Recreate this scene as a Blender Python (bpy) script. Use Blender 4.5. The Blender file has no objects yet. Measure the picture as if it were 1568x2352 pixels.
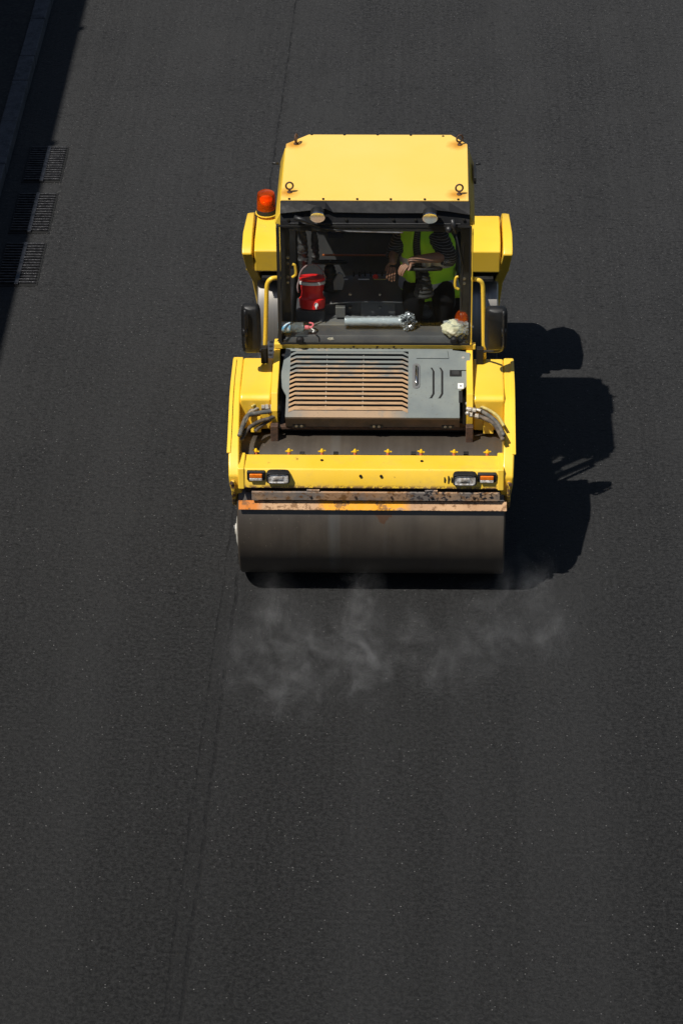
import bpy, bmesh, math, random
from mathutils import Vector, Matrix, noise
random.seed(7)
R_ = math.radians
sc = bpy.context.scene
COL = sc.collection

# ------------------------------------------------------------------ camera
CP = Vector((0.40704, -20.11502, 13.53891)); PIT, YAW, ROL, FPX = 0.57588, -0.03257, -0.01147, 6839.0
fw = Vector((math.sin(YAW)*math.cos(PIT), math.cos(YAW)*math.cos(PIT), -math.sin(PIT)))
rt = Vector((math.cos(YAW), -math.sin(YAW), 0)); up_ = rt.cross(fw)
c_, s_ = math.cos(ROL), math.sin(ROL)
CR = c_*rt + s_*up_; CU = -s_*rt + c_*up_
cd = bpy.data.cameras.new("camera"); cam = bpy.data.objects.new("camera", cd); COL.objects.link(cam)
m = Matrix((CR, CU, -fw)).transposed().to_4x4(); m.translation = CP; cam.matrix_world = m
cd.sensor_fit = 'VERTICAL'; cd.sensor_height = 36.0; cd.lens = 36.0*FPX/2352.0
cd.clip_start = 0.5; cd.clip_end = 2000
sc.camera = cam

# ------------------------------------------------------------------ light
SUN = Vector((-0.4516, -0.363, 1.0)).normalized()
w = bpy.data.worlds.new("World"); sc.world = w; w.use_nodes = True
nt = w.node_tree; bg = nt.nodes['Background']
sky = nt.nodes.new('ShaderNodeTexSky'); sky.sky_type = 'NISHITA'; sky.sun_disc = False
sky.sun_elevation = math.asin(SUN.z); sky.sun_rotation = math.atan2(SUN.x, SUN.y)
nt.links.new(sky.outputs[0], bg.inputs[0]); bg.inputs[1].default_value = 0.05
sd = bpy.data.lights.new("sun", 'SUN'); sd.energy = 5.0; sd.angle = R_(0.5); sd.color = (1, .96, .89)
so = bpy.data.objects.new("sun", sd); COL.objects.link(so)
so.rotation_euler = (-SUN).to_track_quat('-Z', 'Y').to_euler(); so.location = (0, 0, 30)
sc.view_settings.view_transform = 'Standard'; sc.view_settings.look = 'None'
sc.view_settings.exposure = 0.0; sc.view_settings.gamma = 1.0

# ------------------------------------------------------------------ helpers
def at(px, py, **k):
    d = CR*((px-784)/FPX) - CU*((py-1176)/FPX) + fw
    a, v = list(k.items())[0]; i = 'xyz'.index(a)
    return CP + d*((v-CP[i])/d[i])
def atp(px, py, P0, n):
    d = CR*((px-784)/FPX) - CU*((py-1176)/FPX) + fw
    return CP + d*((P0-CP).dot(n)/d.dot(n))

class MB:
    def __init__(s): s.b = bmesh.new(); s.mi = 0
    def _mk(s, faces):
        for f in faces: f.material_index = s.mi
    def poly(s, pts):
        f = s.b.faces.new([s.b.verts.new(p) for p in pts]); s._mk([f]); return f
    def box(s, x0, x1, y0, y1, z0, z1, M=None):
        v = [s.b.verts.new((x, y, z)) for x in (x0, x1) for y in (y0, y1) for z in (z0, z1)]
        F = [(0,1,3,2),(4,6,7,5),(0,4,5,1),(2,3,7,6),(0,2,6,4),(1,5,7,3)]
        s._mk([s.b.faces.new([v[i] for i in f]) for f in F])
        if M is not None:
            for q in v: q.co = M @ q.co
        return s
    def loops(s, rings, cap=True, closed=True):
        V = [[s.b.verts.new(p) for p in r] for r in rings]; n = len(V[0]); F = []
        for a, b in zip(V, V[1:]):
            for i in range(n if closed else n-1):
                j = (i+1) % n
                F.append(s.b.faces.new((a[i], a[j], b[j], b[i])))
        if cap and closed:
            F.append(s.b.faces.new(V[0][::-1])); F.append(s.b.faces.new(V[-1]))
        s._mk(F); return s
    def prism(s, poly, x0, x1, ax=0):
        def P(a, b, t): return ((t, a, b), (a, t, b), (a, b, t))[ax]
        return s.loops([[P(a, b, x0) for a, b in poly], [P(a, b, x1) for a, b in poly]])
    def tube(s, pts, r, n=10, cap=True):
        pts = [Vector(p) for p in pts]; rings = []; up = None
        for i, p in enumerate(pts):
            d = (pts[min(i+1, len(pts)-1)] - pts[max(i-1, 0)]).normalized()
            if up is None:
                up = Vector((0, 0, 1)) if abs(d.z) < .9 else Vector((1, 0, 0))
            a = d.cross(up).normalized(); b = a.cross(d).normalized(); up = b
            rr = r[i] if isinstance(r, (list, tuple)) else r
            rings.append([p + a*math.cos(t)*rr + b*math.sin(t)*rr for t in [2*math.pi*k/n for k in range(n)]])
        return s.loops(rings, cap)
    def lathe(s, prof, c, axis=(0, 0, 1), n=24):
        c = Vector(c); ax = Vector(axis).normalized()
        u = ax.orthogonal().normalized(); v = ax.cross(u)
        return s.loops([[c + ax*h + (u*math.cos(t) + v*math.sin(t))*max(r, 1e-4) for t in [2*math.pi*k/n for k in range(n)]] for r, h in prof])
    def sphere(s, c, r, sz=1, n=16, m=10):
        return s.lathe([(r*math.sin(math.pi*i/m), -r*sz*math.cos(math.pi*i/m)) for i in range(m+1)], c, n=n)
    def build(s, name, mat, parent=None, bevel=0, smooth=False, seg=2):
        bmesh.ops.recalc_face_normals(s.b, faces=s.b.faces[:])
        me = bpy.data.meshes.new(name); s.b.to_mesh(me); s.b.free()
        for mm in (mat if isinstance(mat, (list, tuple)) else [mat]): me.materials.append(mm)
        o = bpy.data.objects.new(name, me); COL.objects.link(o)
        if smooth:
            for p in me.polygons: p.use_smooth = True
        if bevel:
            bv = o.modifiers.new('bevel', 'BEVEL'); bv.width = bevel; bv.segments = seg; bv.limit_method = 'ANGLE'; bv.angle_limit = R_(35)
        if smooth == 'auto' or bevel:
            for p in me.polygons: p.use_smooth = True
            es = o.modifiers.new('split', 'EDGE_SPLIT') if not bevel else None
            if es: es.split_angle = R_(38)
            if bevel: bv.harden_normals = True
        if parent is not None: adopt(o, parent)
        return o
WORLD = {}
def adopt(o, parent):
    o.parent = parent
    o.matrix_parent_inverse = WORLD.get(parent.name, Matrix.Identity(4)).inverted()
def tag(o, label=None, cat=None, group=None, kind=None):
    for k, v in (('label', label), ('category', cat), ('group', group), ('kind', kind)):
        if v: o[k] = v
    return o
def thing(name, loc, label, cat, group=None):
    o = bpy.data.objects.new(name, None); COL.objects.link(o); o.location = loc
    o.empty_display_size = .2
    WORLD[o.name] = Matrix.Translation(Vector(loc)); return tag(o, label, cat, group)
def copy_part(o, delta, mirror=False):
    c = o.copy(); COL.objects.link(c)
    for k in list(c.keys()):
        if k == 'label': del c[k]
    c.location = o.location + Vector(delta)
    for ch in [q for q in bpy.data.objects if q.parent == o]:
        d = ch.copy(); COL.objects.link(d); d.parent = c
    return c
def spline(pts, n=8):
    pts = [Vector(p) for p in pts]; P = [pts[0]*2-pts[1]] + pts + [pts[-1]*2-pts[-2]]; out = []
    for i in range(1, len(P)-2):
        for k in range(n):
            t = k/n; a, b, c, d = P[i-1:i+3]
            out.append(.5*((2*b)+(c-a)*t+(2*a-5*b+4*c-d)*t*t+(3*b-a-3*c+d)*t**3))
    return out + [pts[-1]]

# ------------------------------------------------------------------ materials
class NT:
    def __init__(s, name):
        s.m = bpy.data.materials.new(name); s.m.use_nodes = True; s.t = s.m.node_tree
        s.p = s.t.nodes['Principled BSDF']; s.out = s.t.nodes['Material Output']
        s.co = s.n('ShaderNodeTexCoord').outputs['Object']
    def n(s, t, **k):
        q = s.t.nodes.new(t)
        for a, v in k.items(): setattr(q, a, v)
        return q
    def l(s, a, b): s.t.links.new(a, b)
    def mapv(s, sc=(1,1,1), loc=(0,0,0)):
        q = s.n('ShaderNodeMapping'); q.inputs['Scale'].default_value = sc; q.inputs['Location'].default_value = loc
        s.l(s.co, q.inputs[0]); return q.outputs[0]
    def noise(s, scale, detail=4, rough=.55, vec=None, dist=0):
        q = s.n('ShaderNodeTexNoise'); q.inputs['Scale'].default_value = scale; q.inputs['Detail'].default_value = detail
        q.inputs['Roughness'].default_value = rough; q.inputs['Distortion'].default_value = dist
        s.l(vec or s.co, q.inputs['Vector']); return q.outputs['Fac']
    def voro(s, scale, out='Distance', vec=None):
        q = s.n('ShaderNodeTexVoronoi'); q.inputs['Scale'].default_value = scale
        s.l(vec or s.co, q.inputs['Vector']); return q.outputs[out]
    def ramp(s, f, a, b, lo=0., hi=1.):
        q = s.n('ShaderNodeMapRange'); s.l(f, q.inputs[0]); q.inputs[1].default_value = a; q.inputs[2].default_value = b
        q.inputs[3].default_value = lo; q.inputs[4].default_value = hi; return q.outputs[0]
    def mth(s, op, a, b=None, c=None):
        q = s.n('ShaderNodeMath', operation=op)
        for i, v in enumerate((a, b, c)):
            if v is None: continue
            if isinstance(v, (int, float)): q.inputs[i].default_value = v
            else: s.l(v, q.inputs[i])
        return q.outputs[0]
    def mix(s, f, a, b, mode='MIX'):
        q = s.n('ShaderNodeMix', data_type='RGBA', blend_type=mode)
        for i, v in ((0, f), (6, a), (7, b)):
            if isinstance(v, (int, float)): q.inputs[i].default_value = v
            elif isinstance(v, tuple): q.inputs[i].default_value = v+(1,) if len(v) == 3 else v
            else: s.l(v, q.inputs[i])
        return q.outputs[2]
    def xyz(s):
        q = s.n('ShaderNodeSeparateXYZ'); s.l(s.co, q.inputs[0]); return q.outputs
    def bump(s, h, st=.3, dist=.01):
        q = s.n('ShaderNodeBump'); q.inputs['Strength'].default_value = st; q.inputs['Distance'].default_value = dist
        s.l(h, q.inputs['Height']); s.l(q.outputs[0], s.p.inputs['Normal'])
    def setc(s, c):
        if isinstance(c, tuple): s.p.inputs['Base Color'].default_value = c+(1,)
        else: s.l(c, s.p.inputs['Base Color'])
    def rough(s, v):
        if isinstance(v, (int, float)): s.p.inputs['Roughness'].default_value = v
        else: s.l(v, s.p.inputs['Roughness'])

def mk(name, c, rough=.5, metal=0., c2=None, sc2=6, lo=.45, hi=.65, bump=0, bsc=60, coat=0, c3=None, sc3=30, lo3=.6, hi3=.7, emis=None, streak=None):
    q = NT(name); col = c
    v = q.mapv(streak) if streak else None
    if c2: col = q.mix(q.ramp(q.noise(sc2, 6, .6, v), lo, hi), c, c2)
    if c3: col = q.mix(q.ramp(q.noise(sc3, 3, .6), lo3, hi3), col, c3)
    q.setc(col); q.p.inputs['Metallic'].default_value = metal
    q.rough(q.ramp(q.noise(sc2*3+2, 4), .3, .7, rough*.85, min(1, rough*1.2)))
    if coat: q.p.inputs['Coat Weight'].default_value = coat; q.p.inputs['Coat Roughness'].default_value = .12
    if bump: q.bump(q.noise(bsc, 4), bump, .005)
    if emis: q.p.inputs['Emission Color'].default_value = emis[0]+(1,); q.p.inputs['Emission Strength'].default_value = emis[1]
    return q.m

# yellow machine paint with grime, small chips and dusty film
def yellow(name, grime=.5, rusty=0.0):
    q = NT(name)
    base = q.mix(q.ramp(q.noise(1.6, 4), .35, .7), (.92, .60, .062), (.89, .55, .034))
    base = q.mix(q.ramp(q.noise(9, 7, .65),   .52, .80, 0, .28*grime), base, (.45, .33, .13))
    base = q.mix(q.ramp(q.noise(55, 4, .6), .735, .78, 0, .5*grime), base, (.13, .075, .03))
    if rusty:
        x, y, z = q.xyz(); base = q.mix(q.mth('MULTIPLY', q.ramp(z, 1.262, 1.238), q.ramp(q.noise(30, 5, .7), .46, .50)), base, (.14, .07, .035))
        base = q.mix(q.mth('MULTIPLY', q.ramp(z, 1.30, 1.24), q.ramp(q.noise(6, 6, .7), .45, .7, 0, .5)), base, (.48, .32, .15))
    if rusty: base = q.mix(q.ramp(q.noise(18, 6, .7), .70-rusty*.06, .74-rusty*.05), base, (.10, .045, .02))
    q.setc(base); q.rough(q.ramp(q.noise(7, 4), .3, .7, .28, .46)); q.p.inputs['Coat Weight'].default_value = .4
    q.p.inputs['Coat Roughness'].default_value = .22; q.bump(q.noise(5, 3), .08, .01); return q.m
YEL = yellow('yellow_paint'); YELW = yellow('worn_yellow_paint', 1.0, .6)

def roofm():
    q = NT('roof_paint')
    base = q.mix(q.ramp(q.noise(1.3, 3), .3, .7), (.93, .61, .150), (.91, .58, .115))
    base = q.mix(q.ramp(q.noise(70, 2, .5), .74, .78), base, (.45, .3, .06))
    x, y, z = q.xyz(); s = None
    for (a, b) in BOLTS:
        dx = q.mth('MULTIPLY', q.mth('SUBTRACT', x, a-.015), 1.0); dy = q.mth('SUBTRACT', y, b+.0)
        d = q.mth('SQRT', q.mth('ADD', q.mth('MULTIPLY', dx, dx), q.mth('MULTIPLY', dy, dy)))
        f = q.ramp(q.mth('ADD', d, q.mth('MULTIPLY', q.noise(22, 3), .05)), .045, .13, .85, 0)
        s = f if s is None else q.mth('MAXIMUM', s, f)
    base = q.mix(s, base, (.55, .22, .01))
    q.setc(base); q.rough(.38); q.p.inputs['Coat Weight'].default_value = .2; q.bump(q.noise(2.5, 3), .06, .02); return q.m

BLK = mk('black_plastic', (.012, .012, .013), .45, c2=(.03, .03, .03), sc2=5, bump=.15, bsc=120)
BLKG = mk('gloss_black_plastic', (.010, .010, .011), .6, c2=(.016, .015, .015), sc2=7); BLKG.node_tree.nodes['Principled BSDF'].inputs['Specular IOR Level'].default_value = .25
INT = mk('dark_interior_plastic', (.060, .061, .066), .45, c2=(.085, .085, .085), sc2=4, bump=.1, bsc=90)
SHELF = mk('grey_shelf_plastic', (.12, .124, .132), .5, c2=(.15, .145, .13), sc2=5, bump=.1, bsc=80)
RUB = mk('rubber', (.012, .012, .012), .7)
STEEL = mk('bare_steel', (.35, .34, .33), .35, .9, c2=(.2, .17, .14), sc2=12)
PALEHUB = mk('pale_hub_metal', (.62, .60, .54), .5, .1, c2=(.40, .36, .30), sc2=30)
RUST = mk('rusty_steel', (.10, .055, .035), .75, .2, c2=(.05, .03, .02), sc2=25, bump=.4, bsc=60)
REDP = mk('red_plastic', (.90, .014, .014), .4, c2=(.82, .010, .012), sc2=6, coat=.15)
WHT = mk('white_plastic', (.72, .72, .70), .4)
YELP = mk('yellow_nozzle_plastic', (.75, .47, .01), .4)
PNKP = mk('salmon_nozzle_plastic', (.62, .16, .09), .5)
BOLT = mk('dark_bolt', (.02, .018, .015), .5, .5)
HOSE = mk('dusty_hose_rubber', (.07, .075, .075), .6, c2=(.16, .14, .11), sc2=20, lo=.4, hi=.6)
HOSED = mk('dirty_hose_rubber', (.16, .12, .085), .7, c2=(.05, .045, .04), sc2=16, lo=.4, hi=.6)
HOSEY = mk('yellow_cable_sleeve', (.52, .42, .13), .55, c2=(.30, .24, .10), sc2=30)
FIT = mk('zinc_fitting', (.55, .52, .46), .45, .5, c2=(.35, .28, .2), sc2=20)
ROD = mk('radiator_rod', (.24, .22, .2), .4, .4, c2=(.1, .08, .06), sc2=12)
DARK = mk('black_void', (.004, .004, .004), .8)
MIR = mk('mirror_housing_plastic', (.006, .006, .006), .5, c2=(.012, .012, .012), sc2=5)
CHROME = mk('chrome', (.7, .7, .7), .15, 1.0)

def glassm(name, tint, spec=.5, rough=.02, alpha=.0, acol=(.5,.5,.5)):
    q = NT(name); q.t.nodes.remove(q.p)
    tr = q.n('ShaderNodeBsdfTransparent'); tr.inputs[0].default_value = tint+(1,)
    gl = q.n('ShaderNodeBsdfGlossy'); gl.inputs['Roughness'].default_value = rough
    ge = q.n('ShaderNodeNewGeometry'); dt = q.n('ShaderNodeVectorMath', operation='DOT_PRODUCT')
    q.l(ge.outputs['Normal'], dt.inputs[0]); q.l(ge.outputs['Incoming'], dt.inputs[1])
    fr = q.mth('MULTIPLY_ADD', q.mth('POWER', q.mth('SUBTRACT', 1, q.mth('ABSOLUTE', dt.outputs['Value'])), 5), .96, .04)
    mx = q.n('ShaderNodeMixShader'); q.l(q.mth('MULTIPLY', fr, spec), mx.inputs[0]); q.l(tr.outputs[0], mx.inputs[1]); q.l(gl.outputs[0], mx.inputs[2])
    last = mx
    if alpha:
        df = q.n('ShaderNodeBsdfDiffuse'); df.inputs[0].default_value = acol+(1,)
        m2 = q.n('ShaderNodeMixShader'); q.l(q.ramp(q.noise(4, 5, .6), .35, .8, alpha*.2, alpha*1.6), m2.inputs[0]); q.l(mx.outputs[0], m2.inputs[1]); q.l(df.outputs[0], m2.inputs[2]); last = m2
    q.l(last.outputs[0], q.out.inputs[0]); return q.m
GLASS = glassm('tinted_cab_glass', (.96, .97, .96), .28, .02, .012, (.25, .22, .16))
SGLASS = glassm('side_glass', (.98, .98, .98), .4)
FILM = glassm('clear_film', (.80, .84, .86), 2.6, .16, .30, (.72, .76, .80))
LENS = glassm('lamp_lens_glass', (.96, .96, .96), 1.2, .05)
AMB = glassm('amber_lens', (1.0, .38, .06), 1.6, .06, .32, (.98, .13, .006))
REFL = mk('lamp_reflector', (.95, .92, .88), .3, .15, c2=(.50, .44, .38), sc2=38, lo=.45, hi=.55)
ORG = mk('orange_lens', (.9, .17, .006), .2, c2=(.95, .28, .02), sc2=50, coat=.8)
WARM = mk('warm_reflector', (.90, .48, .20), .3, .1, c2=(.9, .62, .38), sc2=40, emis=((1.0, .62, .34), .55))

def drumm(name, front=True):
    q = NT(name); x, y, z = q.xyz()
    v = q.mapv((14, .6, .6)); st = q.noise(1, 6, .7, v)
    v2 = q.mapv((60, .5, .5)); st2 = q.noise(1, 4, .6, v2)
    if front:
        c = q.mix(q.ramp(st, .30, .75), (.044, .034, .025), (.058, .046, .035))
        c = q.mix(q.ramp(q.noise(1, 3, .5, q.mapv((5, .25, .25), (3, 0, 0))), .60, .74, 0, .22), c, (.15, .175, .185))
        c = q.mix(q.ramp(q.noise(2.5, 5), .45, .7, 0, .45), c, (.11, .088, .062))
        sp = q.mth('LESS_THAN', q.voro(38), .07)
        msk = q.mth('MULTIPLY', sp, q.ramp(x, -.25, -.85, 0, 1))
        c = q.mix(msk, c, (.45, .40, .28))
        # brown drip fan below the scraper
        dx = q.mth('ABSOLUTE', q.mth('SUBTRACT', x, .10)); fan = q.mth('ADD', q.mth('MULTIPLY', dx, 1.1), q.mth('MULTIPLY', q.noise(28, 5, .8), .13))
        lim = q.ramp(z, .10, .26, .03, .185)
        f = q.mth('MULTIPLY', q.mth('LESS_THAN', fan, lim), q.mth('LESS_THAN', y, -.3))
        c = q.mix(f, c, (.070, .032, .012))
        q.setc(c); q.p.inputs['Metallic'].default_value = 0; q.p.inputs['Specular IOR Level'].default_value = 1.0; q.rough(q.ramp(st, .3, .7, .44, .50))
    else:
        c = q.mix(q.ramp(st2, .35, .65), (.46, .43, .38), (.28, .27, .26))
        c = q.mix(q.ramp(st, .4, .7, 0, .6), c, (.42, .38, .32))
        q.setc(c); q.p.inputs['Metallic'].default_value = .75; q.rough(q.ramp(st2, .3, .7, .28, .42))
    q.bump(st2, .02, .002); return q.m
DRF = drumm('front_drum_steel'); DRR = drumm('rear_drum_steel', False)

def hoodm(name='hood_plastic', dust=1.0):
    q = NT(name); x, y, z = q.xyz()
    c = q.mix(q.ramp(q.noise(3.5, 5), .35, .7), (.150, .172, .172), (.215, .235, .215))
    v = q.mapv((3, 1.2, 1)); n = q.noise(3.2, 7, .65, v)
    g = q.mth('ADD', q.ramp(y, .45, -.15, -.22, .22), n)
    gx = q.mth('MULTIPLY', q.ramp(x, -.72, -.48, 0, 1), q.ramp(x, .30, .12, 0, 1))
    g = q.mth('MULTIPLY', q.ramp(g, .34, .54), gx)
    c = q.mix(q.mth('MULTIPLY', g, .85*dust), c, (.40, .26, .15))
    st = q.mth('MULTIPLY', q.mth('GREATER_THAN', q.mth('ADD', q.noise(9, 5, .7, q.mapv((1.6, .35, 1))), q.ramp(y, .1, -.22, -.2, .1)), .63), q.ramp(x, .1, .2))
    c = q.mix(q.mth('MULTIPLY', st, .75), c, (.50, .34, .22))
    c = q.mix(q.ramp(q.noise(60, 4), .6, .75, 0, .5), c, (.10, .08, .06))
    q.setc(c); q.rough(q.ramp(n, .3, .7, .38, .6)); q.bump(q.noise(80, 3), .08, .003); return q.m
HOOD = hoodm(); 
SLAT = NT('louver_slat_plastic'); _q = SLAT; _x, _y, _z = _q.xyz()
_n = _q.noise(3, 7, .7, _q.mapv((2.2, 5, 1)))
_g = _q.ramp(_q.mth('ADD', _n, _q.ramp(_y, .58, .25, -.22, .14)), .34, .56)
_c = _q.mix(_g, (.17, .185, .18), (.44, .28, .155))
_c = _q.mix(_q.mth('MULTIPLY', _q.ramp(_q.noise(11, 6, .7, _q.mapv((1, 3, 1))), .5, .7), _q.ramp(_y, .25, -.1, .1, .8)), _c, (.13, .07, .04))
_q.setc(_c); _q.rough(.55); SLAT = SLAT.m

bz0 = at(784, 1172, y=-.562).z
# scraper: dusty brown, orange paint, oil
def scrap(name, bright):
    q = NT(name); x, y, z = q.xyz()
    c = q.mix(q.ramp(q.noise(2.2, 5), .4, .62), (.56, .34, .18) if bright else (.44, .30, .19), (.40, .22, .11))
    if bright:
        m1 = q.mth('MULTIPLY', q.ramp(q.mth('ABSOLUTE', q.mth('SUBTRACT', x, -.06)), .38, .30), q.ramp(q.noise(7, 5, .6, q.mapv((1, 3, 3))), .36, .42))
        c = q.mix(m1, c, (.85, .36, .006))
        m2 = q.mth('MULTIPLY', q.ramp(x, -.84, -.90), 1.0)
        c = q.mix(m2, c, (.60, .18, .01))
    else:
        c = q.mix(q.ramp(q.noise(5, 4), .45, .6), c, (.20, .17, .15))
        c = q.mix(q.mth('MULTIPLY', q.ramp(q.noise(38, 4), .52, .56), q.ramp(x, .05, .45)), c, (.025, .025, .03))
    c = q.mix(q.ramp(q.noise(9, 7, .75, q.mapv((1.2, 1, 1.6))), .53, .58, 0, .85), c, (.17, .075, .02))
    ed = q.ramp(q.mth('ADD', z, q.mth('MULTIPLY', q.noise(45, 4), .035)), bz0+.021, bz0+.012) if bright else q.ramp(q.noise(60, 3), .68, .72)
    c = q.mix(ed, c, (.06, .03, .018))
    q.setc(c); q.rough(q.ramp(q.noise(9, 4), .4, .6, .35, .7)); q.bump(q.noise(50, 4), .25, .004); return q.m
SCR1 = scrap('scraper_dust', False); SCR2 = scrap('scraper_orange', True)

# asphalt
def asphalt():
    q = NT('fresh_asphalt'); x, y, z = q.xyz()
    fine = q.noise(30, 6, .85); mid = q.noise(15, 6, .8); big = q.noise(.8, 4, .6); pt = q.noise(3.2, 6, .65)
    c = q.mix(q.ramp(fine, .40, .60), (.002, .002, .0022), (.0505, .0508, .0525))
    c = q.mix(q.ramp(mid, .38, .50, .95, 0), c, (.008, .008, .0085))
    c = q.mix(q.ramp(q.noise(1.4, 5, .6), .35, .62, .55, 0), c, (.029, .0292, .030))
    c = q.mix(q.ramp(pt, .52, .68, 0, .6), c, (.0135, .0135, .014))
    c = q.mix(q.ramp(big, .3, .7), c, q.mix(.5, c, (.040, .040, .040)))
    fl = q.noise(1, 4, .7, q.mapv((11, 27, 1)))
    c = q.mix(q.ramp(fl, .37, .43, .9, 0), c, (.005, .005, .0055))
    c = q.mix(q.ramp(q.noise(1, 3, .6, q.mapv((22, .35, 1), (5, 0, 0))), .4, .62, 0, .22), c, (.010, .010, .0105))
    c = q.mix(q.ramp(y, 6, -4.5, .03, .88), c, q.mix(q.ramp(fine, .42, .58), (.001, .001, .001), (.022, .022, .022)))  # vignette painted into the colour: asphalt darkens toward the camera
    # compaction lanes: broad bands along the road
    ln = q.noise(1, 3, .5, q.mapv((1.1, .03, .03)))
    c = q.mix(q.ramp(ln, .42, .6, 0, .22), c, (.041, .0412, .042))
    # tiny dark pits
    pit = q.mth('LESS_THAN', q.voro(30, 'Distance', q.mapv((.62, 1.25, 1))), .20)
    c = q.mix(q.mth('MULTIPLY', pit, q.ramp(q.noise(2.1, 3), .45, .6)), c, (.006, .006, .0065))
    # pale bare stones
    vn = q.n('ShaderNodeTexVoronoi'); vn.inputs['Scale'].default_value = 11; q.l(q.co, vn.inputs['Vector'])
    sx = q.n('ShaderNodeSeparateColor'); q.l(vn.outputs['Color'], sx.inputs[0])
    st = q.mth('MULTIPLY', q.mth('LESS_THAN', vn.outputs['Distance'], .042), q.mth('GREATER_THAN', sx.outputs[0], .80))
    c = q.mix(st, c, (.26, .255, .25))
    vn = q.n('ShaderNodeTexVoronoi'); vn.inputs['Scale'].default_value = 34; q.l(q.co, vn.inputs['Vector'])
    sx = q.n('ShaderNodeSeparateColor'); q.l(vn.outputs['Color'], sx.inputs[0])
    st = q.mth('MULTIPLY', q.mth('LESS_THAN', vn.outputs['Distance'], .16), q.mth('GREATER_THAN', sx.outputs[1], .90))
    c = q.mix(st, c, (.14, .138, .135))
    # longitudinal joint lines left by the drum edge
    wob = q.mth('ADD', q.mth('MULTIPLY', q.mth('SUBTRACT', q.noise(2.2, 5, .7), .5), .06), q.mth('MULTIPLY', q.mth('SUBTRACT', q.noise(17, 4, .7), .5), .035))
    lx = q.mth('ADD', q.mth('SUBTRACT', x, q.mth('MULTIPLY', y, .0185)), wob)
    def line(x0, wd, ya, yb, k):
        d = q.mth('ABSOLUTE', q.mth('SUBTRACT', lx, x0))
        f = q.mth('MULTIPLY', q.ramp(d, wd, wd*2.4, k, 0), q.mth('MULTIPLY', q.ramp(y, ya-.15, ya+.15), q.ramp(y, yb+.3, yb)))
        return q.mth('MULTIPLY', f, q.ramp(q.noise(7, 5, .7), .40, .56, .08, 1))
    L = q.mth('MAXIMUM', line(-1.075, .008, -40, 1.2, .75), line(-1.185, .0055, -40, .6, .6))
    L = q.mth('MAXIMUM', L, line(-1.27, .005, 3.5, 13, .8))
    bd = q.mth('MULTIPLY', q.ramp(q.mth('ABSOLUTE', q.mth('SUBTRACT', lx, -1.128)), .075, .035, 0, 1), q.mth('MULTIPLY', q.ramp(y, 1.2, .6), q.ramp(q.noise(14, 5, .7), .40, .62, .0, .42)))
    bd = q.mth('MAXIMUM', bd, q.mth('MULTIPLY', q.mth('MULTIPLY', q.ramp(q.mth('ABSOLUTE', q.mth('SUBTRACT', lx, -1.27)), .07, .01, 0, .5), q.ramp(y, 3.0, 4.0)), q.ramp(q.noise(9, 5, .7), .42, .6)))
    c = q.mix(bd, c, (.012, .012, .0125))
    c = q.mix(L, c, (.006, .006, .0065))
    q.setc(c); q.rough(q.ramp(fine, .3, .7, .66, .88)); q.p.inputs['Specular IOR Level'].default_value = .35
    h = q.mth('ADD', q.mth('MULTIPLY', fine, .5), q.mth('MULTIPLY', mid, .9)); h = q.mth('SUBTRACT', h, q.mth('MULTIPLY', L, .6))
    q.bump(h, 1.0, .02); return q.m
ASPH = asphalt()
KERB = mk('granite_kerb', (.065, .068, .078), .75, c2=(.03, .033, .038), sc2=9, c3=(.16, .16, .16), sc3=70, bump=.4, bsc=50)
PAVE = mk('pavement_asphalt', (.013, .013, .013), .85, c2=(.022, .022, .02), sc2=8, bump=.5, bsc=40)
CONC = mk('wall_concrete', (.30, .29, .27), .85, c2=(.22, .21, .2), sc2=3, bump=.3, bsc=20)
GRATE = mk('wet_cast_iron', (.075, .075, .08), .3, .5, c2=(.030, .030, .034), sc2=22, lo=.42, hi=.62, bump=.5, bsc=50)
GRIT = mk('pale_grit', (.16, .155, .15), .3, c2=(.04, .04, .04), sc2=60, lo=.45, hi=.5)

# ------------------------------------------------------------------ setting
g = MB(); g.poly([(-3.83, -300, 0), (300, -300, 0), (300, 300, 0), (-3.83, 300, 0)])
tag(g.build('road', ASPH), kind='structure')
g = MB(); g.poly([(-300, -300, .115), (-3.999, -300, .115), (-3.999, 300, .115), (-300, 300, .115)])
tag(g.build('pavement', PAVE), kind='structure')
g = MB(); y = -30.0
while y < 60:
    L = random.choice((1.0, 1.0, .62)); j = random.uniform(-.006, .006)
    g.box(-3.998+j, -3.828+j, y+.006, y+L-.006, -.1, .13+random.uniform(-.004, .004)); y += L
tag(g.build('kerb', KERB, bevel=.012), kind='structure')

# noise barrier left of the frame: throws the long shade over the gutter
wt = thing('boundary_wall', (-6.6, 0, 0), 'tall grey roadside wall with posts on the pavement beyond the kerb', 'wall')
WH = (6.6-3.437)/.4516; 
g = MB(); g.box(-6.72, -6.6, -40, 70, .1, WH); g.build('wall_panel', CONC, wt)
g = MB(); y = 3.0 - WH*.363 - 40
g0 = MB(); g0.box(-6.62, -6.58, -.05, .05, .1, WH+.06); post = g0.build('post', CONC, wt, bevel=.01)
ys = [at(120, 330, z=0).y - WH*.363, at(243, 66, z=0).y - WH*.363]; dy = abs(ys[1]-ys[0])
post.location.y = ys[0]
for k in range(-7, 9):
    if k == 0: continue
    p = post.copy(); COL.objects.link(p); p.location = (post.location.x, ys[0]+k*dy, post.location.z)

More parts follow.
